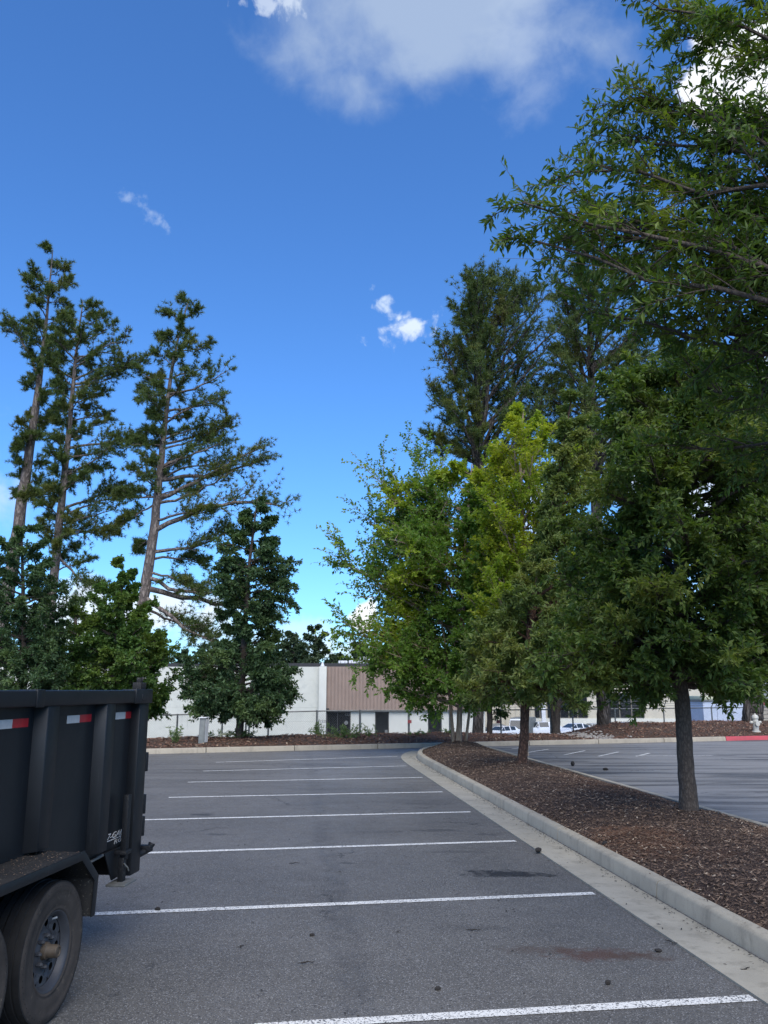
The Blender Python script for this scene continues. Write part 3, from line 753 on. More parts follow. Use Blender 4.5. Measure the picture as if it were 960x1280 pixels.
# wheels: x runs outward
TR = .388
tread_prof = [(TR - .07, -.118)]
for k in range(5):
    c = -.095 + k * .0475
    tread_prof += [(TR - .012 - .004 * abs(k - 2), c - .020), (TR - .002 - .004 * abs(k - 2), c - .018), (TR - .002 - .004 * abs(k - 2), c + .018), (TR - .012 - .004 * abs(k - 2), c + .020)]
tread_prof += [(TR - .018, .112)]
def make_wheel():
    r_ = empty('wheel', (0, 0, 0)); r_.name = 'wheel'
    MB().lathe(tread_prof, (0, 0, 0), 'x', 64).build('tread', M['tread'], r_, smooth='auto')
    sw = [(TR - .012, .110), (TR - .022, .118), (TR - .040, .121), (TR - .060, .1235), (TR - .064, .121), (TR - .10, .122), (TR - .14, .116), (TR - .152, .110), (TR - .155, .114), (TR - .165, .112), (TR - .175, .100)]
    MB().lathe(sw, (0, 0, 0), 'x', 64).build('sidewall', M['sidewall'], r_, smooth=True)
    m = MB()
    for k in range(64):                    # tread shoulder sipes
        w = 2 * math.pi * k / 64; c, s = math.cos(w), math.sin(w)
        p = [(.098, TR - .016), (.121, TR - .040), (.123, TR - .040), (.100, TR - .012)]
        q = [Vector((x, r * c, r * s)) for x, r in p]; tt_ = Vector((0, -s, c)) * .003
        m.add([v - tt_ for v in q] + [v + tt_ for v in q], [(0,1,2,3), (7,6,5,4), (0,4,5,1), (1,5,6,2), (2,6,7,3), (3,7,4,0)])
    m.build('tread_shoulder', M['tread'], r_)['kind'] = 'stuff'
    MB().lathe([(TR - .120, -.114), (TR - .07, -.118), (TR - .12, -.122), (TR - .16, -.11), (.215, -.10)], (0, 0, 0), 'x', 48).build('inner_sidewall', M['tread'], r_, smooth=True)
    # rim: barrel, dish with 8 real holes
    rp = [(TR - .165, .104), (TR - .172, .108), (TR - .180, .100), (.197, .088), (.192, .072), (.186, .064)]
    MB().lathe(rp, (0, 0, 0), 'x', 48).build('rim', M['rim'], r_, smooth=True)
    MB().lathe([(.222, -.10), (.19, -.06), (.186, .064)], (0, 0, 0), 'x', 40).build('rim_barrel', M['under'], r_, smooth=True)
    # dish disc made of 8 sectors round the holes
    m = MB(); nh = 8
    for k in range(nh):
        w0 = 2 * math.pi * k / nh
        def pt(r, w, x): return (x, r * math.cos(w), r * math.sin(w))
        a_, b__ = w0, w0 + 2 * math.pi / nh; mid = (a_ + b__) / 2; hr, hc = .0215, .152
        ring = []; outer = []
        cx, cy = hc * math.cos(mid), hc * math.sin(mid)
        N = 16
        for j in range(N):
            w = 2 * math.pi * j / N + mid
            ring.append((.055, cx + hr * math.cos(w), cy + hr * math.sin(w)))
            dx, dy = math.cos(w), math.sin(w)
            lo_, hi_ = .02, .2                       # march to the sector border
            def inside(t_):
                x, y = cx + dx * t_, cy + dy * t_; rr = math.hypot(x, y); aa = (math.atan2(y, x) - mid + math.pi) % (2 * math.pi) - math.pi
                return .118 <= rr <= .188 and abs(aa) <= math.pi / nh
            l_, h_ = hr, .2
            for _ in range(22):
                mm = (l_ + h_) / 2
                if inside(mm): l_ = mm
                else: h_ = mm
            outer.append((.060 if math.hypot(cx + dx*l_, cy + dy*l_) > .16 else .048, cx + dx * l_, cy + dy * l_))
        m.add(ring + outer, [(j, (j+1) % N, N + (j+1) % N, N + j) for j in range(N)])
    m.build('rim_disc', M['rim'], r_)
    MB().lathe([(.124, .048), (.10, .040), (.085, .056), (.045, .058)], (0, 0, 0), 'x', 32).build('rim_centre', M['rim'], r_, smooth=True)
    MB().lathe([(.050, .055), (.046, .080), (.040, .084), (.037, .088), (.036, .138), (.033, .146), (.024, .148), (.022, .143), (.014, .143), (.0, .146)], (0, 0, 0), 'x', 28).build('hub', M['hub'], r_, smooth='auto')
    for k in range(8):
        w = 2 * math.pi * (k + .5) / 8
        MB().tube([(.052, .083 * math.cos(w), .083 * math.sin(w)), (.074, .083 * math.cos(w), .083 * math.sin(w)), (.086, .083 * math.cos(w), .083 * math.sin(w))], [.013, .0125, .007], 6).build('lug_nut', M['rim'], r_)
    MB().tube([(.055, .122, .120), (.085, .130, .126)], .006, 6).build('valve_stem', M['tape_white'], r_)
    return r_
w1 = make_wheel(); w1.parent = tr
def copy_tree(o_, parent=None):
    c = o_.copy(); COL.objects.link(c); c.parent = parent
    for ch in list(o_.children): copy_tree(ch, c)
    return c
wheels = [w1] + [copy_tree(w1, tr) for _ in range(3)]
for w_, (x, y, fl) in zip(wheels, ((-2.10, 5.30, 0), (-2.10, 4.43, 0), (2 * -3.26 + 2.10, 5.30, 1), (2 * -3.26 + 2.10, 4.43, 1))):
    w_.location = (x - to[0], y - to[1], TR); w_.rotation_euler = (0, 0, math.pi if fl else 0)
    if not fl: w_.rotation_euler = (R(20 if y > 5 else 47), 0, 0)

# ------------------------------------------------------------------ trees
def bez(p0, p1, p2, K):
    t = np.linspace(0, 1, K)[None, :, None]
    return (1-t)**2 * p0[:, None] + 2*t*(1-t) * p1[:, None] + t*t * p2[:, None]
def nrm(a): return a / np.maximum(np.linalg.norm(a, axis=-1, keepdims=True), 1e-9)
def tubes(P, Rr, S):
    """P (N,K,3), Rr (N,K) -> V, quads"""
    N, K, _ = P.shape
    T = nrm(np.gradient(P, axis=1))
    ref = np.where(np.abs(T[..., 2:3]) < .9, np.array([0, 0, 1.]), np.array([1., 0, 0]))
    a = nrm(np.cross(T, ref)); b = np.cross(T, a)
    w = np.arange(S) * 2 * np.pi / S
    V = P[:, :, None] + Rr[:, :, None, None] * (a[:, :, None] * np.cos(w)[:, None] + b[:, :, None] * np.sin(w)[:, None])
    I = np.arange(N * K * S).reshape(N, K, S)
    q = np.stack([I[:, :-1], np.roll(I[:, :-1], -1, 2), np.roll(I[:, 1:], -1, 2), I[:, 1:]], -1).reshape(-1, 4)
    return V.reshape(-1, 3), q
def merge(parts):
    Vs = []; Fs = {}; n = 0
    for V, F in parts:
        Vs.append(V); Fs.setdefault(F.shape[1], []).append(F + n); n += len(V)
    return np.concatenate(Vs), [np.concatenate(f) for f in Fs.values()]
def sample(P, t):
    """P (N,K,3), t (N,m) -> points and tangents (N,m,3)"""
    K = P.shape[1]; x = t * (K - 1); i = np.clip(x.astype(int), 0, K - 2); f = (x - i)[..., None]
    n = np.arange(P.shape[0])[:, None]
    return P[n, i] * (1 - f) + P[n, i + 1] * f, nrm(P[n, i + 1] - P[n, i])
def children_of(P, m, tlo, thi, L, spread, up, g, K=4, droop=0.0, taper=0.0):
    """m child curves per parent, lengths L (N,m)"""
    N = P.shape[0]; t = tlo + (thi - tlo) * (np.arange(m)[None] + g.random((N, m))) / m
    p, tg_ = sample(P, t)
    d = nrm(tg_ * 1.0 + g.normal(size=(N, m, 3)) * spread + np.array([0, 0, up]))
    p0 = p.reshape(-1, 3); d = d.reshape(-1, 3); L = (L * np.ones((N, m)) * (1 - taper * t)).reshape(-1, 1)
    p2 = p0 + d * L + np.array([0, 0, -1.]) * L * droop; p1 = p0 + d * L * .5 + np.array([0, 0, 1.]) * L * .08
    return bez(p0, p1, p2, K), t.reshape(-1)
def leaves(P, m, length, width, g, tlo=.05, side=.9, down=.15, flat=.8):
    N = P.shape[0]; t = tlo + (1 - tlo) * (np.arange(m)[None] + .5 + g.uniform(-.4, .4, (N, m))) / m
    p, tg_ = sample(P, t); p = p.reshape(-1, 3); tg_ = tg_.reshape(-1, 3); n = len(p)
    up = nrm(np.array([0, 0, 1.]) + g.normal(size=(n, 3)) * flat)
    sd = nrm(np.cross(tg_, up)); sgn = np.where(np.arange(n) % 2 == 0, 1., -1.)[:, None]
    d = nrm(tg_ * .6 + sd * sgn * side + g.normal(size=(n, 3)) * .28 + np.array([0, 0, -down]))
    nn_ = nrm(up - d * (up * d).sum(1, keepdims=True)); w = np.cross(d, nn_)
    L = (length * g.uniform(.5, 1.3, n))[:, None]; W = L * width / length * .5
    fold = g.uniform(.1, .5, n)[:, None]
    mid = p + d * L * .46
    V = np.stack([p + d * L * .04, mid + w * W + nn_ * W * fold, p + d * L - nn_ * L * .06, mid - w * W + nn_ * W * fold], 1).reshape(-1, 3)
    b = (np.arange(n) * 4)[:, None]
    return V, np.concatenate([b + np.array([[0, 1, 2]]), b + np.array([[0, 2, 3]])])
def tufts(p, d, m, length, width, g):
    n = len(p)
    dirs = nrm(d[:, None] * .65 + g.normal(size=(n, m, 3)) * .62 + np.array([0, 0, .12]))
    L = (length * g.uniform(.7, 1.15, (n, m)))[..., None]
    w = nrm(np.cross(dirs, g.normal(size=(n, m, 3)))) * width / 2
    pp = np.repeat(p[:, None], m, 1)
    V = np.stack([pp - w, pp + w, pp + dirs * L], 2).reshape(-1, 3)
    return V, np.arange(len(V)).reshape(-1, 3)

def grow(name, label, cat, base, trunk, radii, ext, Y, n_limb, leaf, mats, seed, rise=.5, explicit=(), exr=None, l2max=99, n2=9, n3=6, nl=12,
         l2=(.22, .42), l3=.5, droop=0, pine=False, dk=1.0, group=None, stems=(), ext_org=None, sides=10, sub=1, up2=.15, reach=(.55, 1.0), zlow=None, bow=.25):
    """trunk: world points; ext: (z, left reach, right reach) measured from the trunk line"""
    g = np.random.default_rng(seed)
    T = np.array([tuple(p) for p in trunk], float); base = np.array(tuple(base), float)
    root = empty(name, tuple(base)); tag(root, label, cat, group)
    rr = np.array(radii, float)
    zz = np.linspace(0, 1, 40)
    # smooth trunk
    tk = np.linspace(0, 1, len(T))
    TS = np.stack([np.interp(zz, tk, T[:, k]) for k in range(3)], 1); RS = np.interp(zz, tk, rr)
    for _ in range(4): TS[1:-1] = (TS[:-2] + TS[2:] + 2 * TS[1:-1]) / 4
    TS[:, :2] += g.normal(size=(40, 2)) * RS[:, None] * .05
    flare = np.exp(-(TS[:, 2] - TS[0, 2]) / max(.28, rr[0] * 1.3)); RS = RS * (1 + (.15 if pine else .45) * flare)
    V, q = tubes(TS[None], RS[None], 14)
    parts = [(V, q)]
    for st in stems:
        S = np.array([tuple(p) for p in st[0]], float); sk = np.linspace(0, 1, len(S)); z2 = np.linspace(0, 1, 16)
        SP = np.stack([np.interp(z2, sk, S[:, k]) for k in range(3)], 1)
        for _ in range(2): SP[1:-1] = (SP[:-2] + SP[2:] + 2 * SP[1:-1]) / 4
        sV, sq = tubes(SP[None], np.interp(z2, [0, 1], st[1])[None], 9)
        fast_mesh('trunk', sV, [sq], mats[0], root, org=base)
    V, F_ = merge(parts)
    fast_mesh('trunk', V, F_, mats[0], root, org=base)
    def trunk_at(z):
        z = np.clip(z, TS[0, 2], TS[-1, 2])
        return np.stack([np.interp(z, TS[:, 2], TS[:, 0]), np.interp(z, TS[:, 2], TS[:, 1]), z], -1), np.interp(z, TS[:, 2], RS)
    ez = np.array([e[0] for e in ext]); el = np.array([e[1] for e in ext]); er = np.array([e[2] for e in ext])
    o_ = np.argsort(ez); ez, el, er = ez[o_], el[o_], er[o_]
    zg = np.linspace(ez[0], ez[-1], 200); wgt = np.interp(zg, ez, el + er) + .25; cdf = np.cumsum(wgt); cdf /= cdf[-1]
    u = (np.arange(n_limb) + g.random(n_limb)) / n_limb
    z2 = np.interp(u, cdf, zg); phi = np.arange(n_limb) * 2.39996 + g.uniform(-.5, .5, n_limb)
    e = np.where(np.cos(phi) > 0, np.interp(z2, ez, er), np.interp(z2, ez, el)); dm = .5 * np.interp(z2, ez, el + er) * dk
    k = g.uniform(reach[0], reach[1], n_limb)
    tip = trunk_at(z2)[0] + np.stack([np.cos(phi) * e * k, np.sin(phi) * dm * k, 0 * k], 1)
    hr = np.hypot(tip[:, 0] - trunk_at(z2)[0][:, 0], tip[:, 1] - trunk_at(z2)[0][:, 1])
    zs = z2 - hr * rise * g.uniform(.7, 1.3, n_limb)
    if zlow is not None: zs = np.maximum(zs, zlow + g.random(n_limb) * .3)
    tips = [tip]; starts = [zs]
    if len(explicit):
        tips.append(np.array([tuple(p) for _, p in explicit])); starts.append(np.array([z for z, _ in explicit]))
    tip = np.concatenate(tips); zs = np.concatenate(starts)
    p0, rt = trunk_at(zs)
    mid = p0 * .5 + tip * .5; mid[:, 2] += (tip[:, 2] - p0[:, 2]) * .0 + np.linalg.norm(tip - p0, axis=1) * bow * g.uniform(-.6, 1.0, len(tip)) * .5
    mid += g.normal(size=mid.shape) * np.linalg.norm(tip - p0, axis=1)[:, None] * .05
    LB = bez(p0, mid, tip, 9); LL = np.linalg.norm(tip - p0, axis=1)
    r0 = np.minimum(rt * .6, .012 + LL * (.017 if not pine else .016))
    LR = r0[:, None] * np.linspace(1, .16, 9)[None] ** .9 + .003
    LB[:, 1:-1] += g.normal(size=LB[:, 1:-1].shape) * LL[:, None, None] * .012
    ne = len(explicit)
    for i in range(len(tip) - ne, len(tip)):
        V, q = tubes(LB[i:i+1], LR[i:i+1] * (exr or (1.15 if not pine else 1.2)), 8); fast_mesh('limb', V, [q], mats[0], root, org=base)
    bparts = [tubes(LB[:len(tip)-ne], LR[:len(tip)-ne], 6)] if len(tip) > ne else []
    L2len = (np.clip(LL, 1.9 if pine else .6, l2max)[:, None] * g.uniform(l2[0], l2[1], (len(tip), n2)))
    B2, t2 = children_of(LB, n2, .22 if not pine else .30, 1.0, L2len, .55, up2, g, 5, droop, .5)
    if ne:
        X2, _ = children_of(LB[-ne:], n2 * (2 if pine else 1), .40, 1.0, np.clip(LL[-ne:], .5, 4.0)[:, None] * g.uniform(l2[0], l2[1], (ne, n2 * (2 if pine else 1))), .55, up2, g, 5, droop, .5)
        B2 = np.concatenate([B2, X2])
    l2f = np.linalg.norm(B2[:, -1] - B2[:, 0], axis=1)
    bparts.append(tubes(B2, (.004 + l2f * .009)[:, None] * np.linspace(1, .25, 5)[None], 4))
    B2 = np.concatenate([B2, LB[:, ::2]], 0); l2f = np.concatenate([l2f, LL * .5])
    B3, _ = children_of(B2, n3, .12, 1.0, np.clip(l2f * l3, .12, .9)[:, None] * g.uniform(.6, 1.2, (len(B2), n3)), .6, up2, g, 3, droop)
    bparts.append(tubes(B3, np.full(len(B3), .0035 if not pine else .008)[:, None] * np.array([[1, .7, .4]]), 3))
    V, F_ = merge(bparts)
    fast_mesh('branches', V, F_, mats[0], root, org=base)['kind'] = 'stuff'
    if pine:
        tt_ = np.tile(np.linspace(.45, 1, nl)[None], (len(B3), 1)); p, d = sample(B3, tt_)
        V, F_ = tufts(p.reshape(-1, 3), d.reshape(-1, 3), leaf[2], leaf[0], leaf[1], g)
        cr = fast_mesh('crown', V, [F_], mats[1], root, smooth=False, org=base)
    else:
        V, F_ = leaves(B3, nl, leaf[0], leaf[1], g)
        cr = fast_mesh('crown', V, [F_], mats[1], root, smooth=False, org=base)
    cr['kind'] = 'stuff'
    return root

def px_tree(name, label, cat, Y, tpx, zbase, radii, ext_px, **kw):
    """trunk and outline read from the photograph at distance Y, turned into metres"""
    T = [at(px, py, Y) for px, py in tpx]
    if zbase is not None:
        b = T[0].copy(); d = (T[0] - T[1]); zbase -= .16; b2 = Vector((b.x + (d.x / d.z if abs(d.z) > 1e-6 else 0) * (zbase - b.z), Y, zbase)); T = [b2] + T
        radii = [radii[0]] + list(radii)
    Tz = np.array([p.z for p in T]); Tx = np.array([p.x for p in T])
    ext = []
    for (py, lx, rx) in ext_px:
        a, b = at(lx, py, Y), at(rx, py, Y); cx = float(np.interp(a.z, Tz, Tx)) if Tz[-1] > Tz[0] else Tx[0]
        ext.append((a.z, max(cx - a.x, .12), max(b.x - cx, .12)))
    ex = []
    for e in kw.pop('limbs_px', ()):
        (ys, px, py, dy) = e[:4]; ex.append((at(0, ys, Y).z, at(px, py, Y + dy)))
    return grow(name, label, cat, T[0], T, radii, ext, Y, explicit=ex, **kw)

LEAF = 1.0
# island trees
tA = at(572, 928, 26.4)
zA = .33
A_ext = [(872, 500, 640), (850, 468, 650), (825, 448, 650), (795, 462, 645), (745, 468, 640), (705, 440, 640), (660, 472, 625), (625, 482, 610), (600, 515, 600), (582, 560, 598)]
px_tree('river_birch', 'multi-stemmed bright green tree with pale thin trunks at the far end of the island', 'tree', 26.4, [(575, 880), (578, 790), (582, 680), (590, 580)], zA,
        [.085, .075, .055, .02], A_ext, n_limb=105, leaf=(.115, .07), mats=(M['bark_pale'], M['birch_leaves']), seed=3, rise=.25, n2=12, n3=7, nl=15, bow=.3, l2=(.34, .6), reach=(.62, 1.0),
        limbs_px=[(800, 424, 697, -.5), (790, 466, 655, .5), (830, 440, 793, -1), (770, 480, 603, 0), (850, 468, 830, -1.2), (740, 530, 583, .5)],
        stems=[([at(567, 929, 26.4), at(563, 880, 26.3), at(556, 800, 26.0), at(540, 700, 26)], (.06, .02)), ([at(582, 929, 26.5), at(588, 880, 26.4), at(600, 800, 26.4), at(615, 700, 26.4)], (.05, .02)),
               ([at(576, 929, 26.2), at(573, 870, 26.1), at(566, 780, 26)], (.035, .015))])
px_tree('crape_myrtle', 'tall yellow-green tree whose bright top rises between the pines', 'tree', 23.2, [(655, 880), (656, 720), (650, 600), (654, 512)], .3,
        [.10, .08, .05, .015], [(840, 590, 715), (780, 580, 728), (720, 572, 735), (660, 574, 735), (610, 582, 730), (575, 592, 722), (545, 615, 708), (515, 642, 668), (503, 650, 660)], n_limb=70, leaf=(.11, .06),
        mats=(M['bark_pale'], M['yellow_leaves']), seed=5, rise=1.1, n2=11, n3=7, nl=14, up2=.5, l2=(.34, .6))
px_tree('oak_tree', 'olive green oak with reddish flaking trunk in the middle of the island', 'tree', 18.8, [(657, 880), (662, 780), (690, 640), (714, 500)], .32,
        [.095, .08, .05, .015], [(882, 596, 725), (855, 568, 760), (815, 575, 775), (770, 600, 775), (730, 640, 772), (690, 680, 775), (640, 700, 768), (590, 708, 762), (540, 712, 752), (495, 716, 732)], n_limb=84, leaf=(.12, .043),
        mats=(M['bark_red'], M['olive_leaves']), seed=8, rise=.55, n2=10, n3=6, nl=12, zlow=2.0, l2=(.32, .58))
px_tree('oak_tree', 'dense deep green oak with dark leaning trunk nearest the right lot', 'tree', 11.75, [(853, 890), (846, 780), (850, 640), (860, 470)], .33,
        [.105, .088, .06, .015], [(874, 750, 935), (856, 718, 985), (825, 698, 1030), (780, 692, 1050), (720, 696, 1050), (650, 712, 1045), (580, 728, 1030), (520, 740, 1000), (470, 750, 960), (430, 790, 930)], n_limb=118, leaf=(.096, .040),
        mats=(M['bark_dark'], M['island_leaves']), seed=13, rise=.4, n2=11, n3=7, nl=16, zlow=1.85, l2=(.30, .55),
        limbs_px=[(800, 700, 840, -.5)])
# near tree, its trunk outside the picture on the right
Tn = [Vector((4.85, 4.7, .3)), Vector((4.82, 4.8, 3)), Vector((4.7, 5.0, 6)), Vector((4.6, 5.2, 9.5))]
tips = [(652, 252, 6.3, 4.1), (672, 302, 6.3, 3.6), (700, 275, 6.5, 3.9), (715, 215, 6.3, 4.3), (780, 175, 6.4, 4.6), (800, 120, 6.2, 4.8), (850, 45, 6.4, 6.1), (820, 10, 6.0, 6.1), (900, 30, 6.2, 6.3), (730, 262, 6.6, 4.2), (740, 330, 6.8, 3.6),
        (760, 290, 6.8, 4.0), (830, 330, 7.2, 3.8), (800, 400, 7.5, 3.4), (860, 470, 8.0, 3.0), (900, 160, 7.2, 5.0), (850, 210, 6.6, 4.6),
        (910, 330, 7.4, 4.0), (930, 420, 8.0, 3.2), (950, 260, 7.0, 4.6), (900, 550, 8.4, 2.6), (820, 130, 6.2, 4.8), (880, 260, 6.2, 4.2), (740, 390, 7.4, 3.4), (850, 560, 8.4, 2.8), (950, 480, 7.4, 2.8), (780, 230, 6.6, 4.2), (900, 400, 6.6, 3.6), (960, 350, 6.4, 4.0)]
ex = [(z, at(px, py, y)) for (px, py, y, z) in tips]
grow('willow_oak', 'overhanging tree with narrow leaves reaching in from the upper right', 'tree', Tn[0], Tn, [.16, .14, .10, .03],
     [(3.2, 1.2, 2.5), (4.5, 1.8, 3), (6, 1.8, 3), (8, 1.6, 2.4), (9.5, .6, .8)], 4.8, 30, (.085, .026), (M['bark_dark'], M['near_leaves']), 21,
     rise=.5, explicit=ex, exr=.45, l2max=3.8, n2=10, n3=6, nl=14, l2=(.14, .28), l3=.42, up2=.1, dk=.75, bow=.15)

# oaks and bushy trees at the left
px_tree('oak_tree', 'conical dark green oak standing in front of the white wall', 'tree', 29.2, [(301, 880), (305, 800), (312, 700), (322, 622)], .25,
        [.125, .10, .06, .02], [(903, 262, 340), (890, 236, 364), (868, 226, 374), (848, 228, 372), (825, 240, 360), (800, 258, 352), (770, 272, 368), (735, 262, 372), (700, 262, 368), (668, 276, 352), (640, 300, 345), (620, 318, 334)], n_limb=80, leaf=(.125, .062),
        mats=(M['bark_dark'], M['oak_leaves']), seed=31, rise=.15, n2=10, n3=7, nl=14, l2=(.32, .55), zlow=1.0, droop=.12,
        limbs_px=[(862, 236, 868, -.4), (862, 362, 866, -.4), (866, 256, 886, -.8), (866, 345, 888, -.8), (850, 244, 842, .2), (852, 360, 838, .2), (858, 300, 885, -1.4)])
px_tree('maple_tree', 'bushy bright green tree behind the rear corner of the trailer', 'tree', 31.5, [(152, 860), (152, 800), (152, 740), (154, 705)], .2,
        [.11, .09, .06, .02], [(890, 90, 205), (862, 76, 222), (830, 74, 224), (800, 84, 216), (770, 90, 210), (745, 104, 190), (720, 128, 172), (702, 146, 162)], n_limb=60, leaf=(.12, .085),
        mats=(M['bark_dark'], M['maple_leaves']), seed=33, rise=.5, n2=11, n3=7, nl=13, l2=(.3, .55))
px_tree('oak_tree', 'thin dark oak below the leftmost pine at the left edge', 'tree', 29.0, [(30, 860), (30, 780), (28, 700), (26, 650)], .2,
        [.10, .08, .05, .02], [(890, -60, 100), (850, -70, 106), (800, -60, 96), (760, -50, 90), (720, -30, 84), (690, -10, 68), (655, 8, 46)], n_limb=80, leaf=(.13, .055),
        mats=(M['bark_dark'], M['oak_leaves']), seed=35, rise=.4, n2=9, n3=7, nl=12)
px_tree('oak_tree', 'low dark green tree between the bright bushy tree and the leftmost pines', 'tree', 34.0, [(95, 860), (95, 800), (94, 760), (94, 740)], -.6,
        [.10, .08, .05, .02], [(880, 50, 150), (840, 52, 142), (800, 60, 130), (765, 70, 120), (745, 85, 105)], n_limb=30, leaf=(.17, .07),
        mats=(M['bark_dark'], M['oak_leaves']), seed=36, rise=.4, n2=7, n3=5, nl=8)
px_tree('oak_tree', 'small dark oak with slim forked trunk behind the right lot', 'tree', 34.5, [(696, 885), (698, 830), (698, 780), (700, 740)], .2,
        [.15, .12, .08, .02], [(882, 662, 735), (862, 640, 785), (840, 610, 830), (800, 600, 830), (760, 620, 800), (720, 660, 760)], n_limb=46, leaf=(.13, .065),
        mats=(M['bark_dark'], M['oak_leaves']), seed=38, rise=.3, n2=9, n3=6, nl=11, zlow=1.0,
        stems=[([at(693, 917, 34.5), at(690, 885, 34.5), at(686, 850, 34.4)], (.1, .05))])
px_tree('oak_tree', 'dark leafy tree behind the pale stemmed tree at the end of the island', 'tree', 36.0, [(612, 870), (612, 830), (612, 790)], -.5,
        [.12, .08, .03], [(892, 608, 638), (875, 590, 650), (860, 575, 650), (825, 565, 660), (790, 580, 645)], n_limb=34, leaf=(.13, .065),
        mats=(M['bark_dark'], M['oak_leaves']), seed=39, rise=.1, n2=9, n3=6, nl=10, droop=.1)

# pines
def pine(label, Y, tpx, zbase, radii, ext, n, seed, rise=.35, limbs=(), dens=1.0, **kw):
    return px_tree('pine_tree', label, 'tree', Y, tpx, zbase, radii, ext, n_limb=int(n * 1.12), leaf=(.215, .028, 14), mats=(kw.pop('bark', M['bark_pine']), M['needles']), seed=seed, rise=rise, bow=.45,
                   pine=True, limbs_px=limbs, n2=kw.pop('n2', 9), n3=kw.pop('n3', 5), nl=2, l2=kw.pop('l2', (.22, .46)), l3=.40, up2=.3, **kw)
pine('tallest leaning pine at the far left, bare reddish trunk', 41.0, [(-3, 800), (11, 737), (30, 610), (48, 488), (58, 400), (66, 312)], -1.7, [.34, .32, .26, .17, .08, .02],
     [(316, 52, 86), (345, 20, 104), (380, 14, 110), (410, 12, 108), (440, 26, 95), (500, 26, 72), (560, 20, 66), (610, 20, 60)], 38, 41, reach=(.45, 1),
     limbs=[(470, 12, 408, 0), (540, 20, 560, -1), (600, 22, 620, 1), (560, 66, 515, .5)])
pine('broad crowned pine second from the left edge', 38.5, [(60, 800), (66, 737), (78, 620), (88, 520), (95, 440), (104, 375)], -1.7, [.22, .21, .17, .12, .07, .02],
     [(378, 84, 124), (398, 66, 150), (430, 58, 172), (455, 60, 178), (490, 66, 158), (520, 70, 160), (555, 62, 160), (590, 70, 168), (625, 48, 152), (660, 50, 148), (700, 60, 145)], 60, 43, reach=(.5, 1),
     limbs=[(660, 142, 668, .5), (690, 130, 735, -.5), (560, 165, 548, 0), (480, 176, 452, .5), (610, 30, 622, -.5), (640, 150, 610, 1)])
pine('pine with long level branches left of the conical oak', 37.5, [(172, 800), (180, 745), (190, 685), (199, 600), (208, 510), (218, 440), (236, 374)], -1.7, [.25, .24, .22, .17, .11, .06, .02],
     [(370, 226, 248), (395, 204, 264), (425, 190, 272), (455, 184, 282), (480, 168, 296), (510, 172, 304), (540, 178, 300), (562, 166, 290), (590, 160, 300), (615, 160, 275)], 44, 45, reach=(.5, 1),
     limbs=[(622, 322, 562, 0), (585, 284, 528, 1), (664, 352, 632, -.5), (690, 288, 664, .5), (722, 300, 735, -.5), (745, 286, 812, -.8), (620, 148, 618, .3), (556, 162, 552, -.4), (700, 255, 705, 1), (735, 345, 770, 1), (676, 170, 690, .8),
            (600, 330, 575, .8), (650, 262, 640, -1), (715, 246, 740, .2), (760, 250, 790, .5), (628, 150, 655, 0)], n2=9)
pine('tall open pine with upswept forked branches right of the sky', 33.8, [(598, 880), (599, 700), (598, 560), (597, 450), (605, 368)], .2, [.21, .18, .15, .11, .03],
     [(348, 574, 668), (358, 560, 690), (385, 550, 704), (420, 550, 706), (450, 556, 690), (485, 542, 695), (520, 548, 690), (545, 536, 680), (575, 575, 660), (600, 580, 650)], 52, 47, rise=1.0, reach=(.6, 1),
     limbs=[(440, 588, 352, 0), (440, 640, 350, .5), (450, 664, 366, -.3), (430, 615, 346, .4), (560, 552, 425, 0), (590, 660, 430, .5), (570, 640, 388, -.5), (600, 690, 470, .5), (560, 545, 490, .3), (580, 536, 545, 0), (600, 625, 368, 0), (540, 588, 378, 0)], n2=8, bark=M['bark_grey'])
pine('wide pine behind the upper branches of the near tree', 35.5, [(754, 880), (748, 700), (742, 560), (738, 440), (735, 335)], .2, [.28, .25, .2, .14, .03],
     [(325, 700, 812), (340, 684, 840), (385, 680, 858), (430, 680, 850), (470, 664, 850), (510, 665, 850), (545, 690, 850), (590, 690, 850)], 80, 49, rise=.6, reach=(.55, 1),
     limbs=[(600, 680, 470, 0), (560, 700, 350, .4), (590, 830, 430, 0), (610, 664, 500, -.5)], n2=8, bark=M['bark_grey'])
pine('pine with thick furrowed trunk behind the hydrant', 38.0, [(941, 880), (938, 700), (930, 520), (925, 380)], .45, [.42, .34, .24, .04],
     [(380, 880, 985), (440, 855, 1010), (520, 850, 1020), (600, 850, 1030), (660, 870, 1020)], 36, 51, rise=.7, limbs=[], bark=M['bark_grey'])

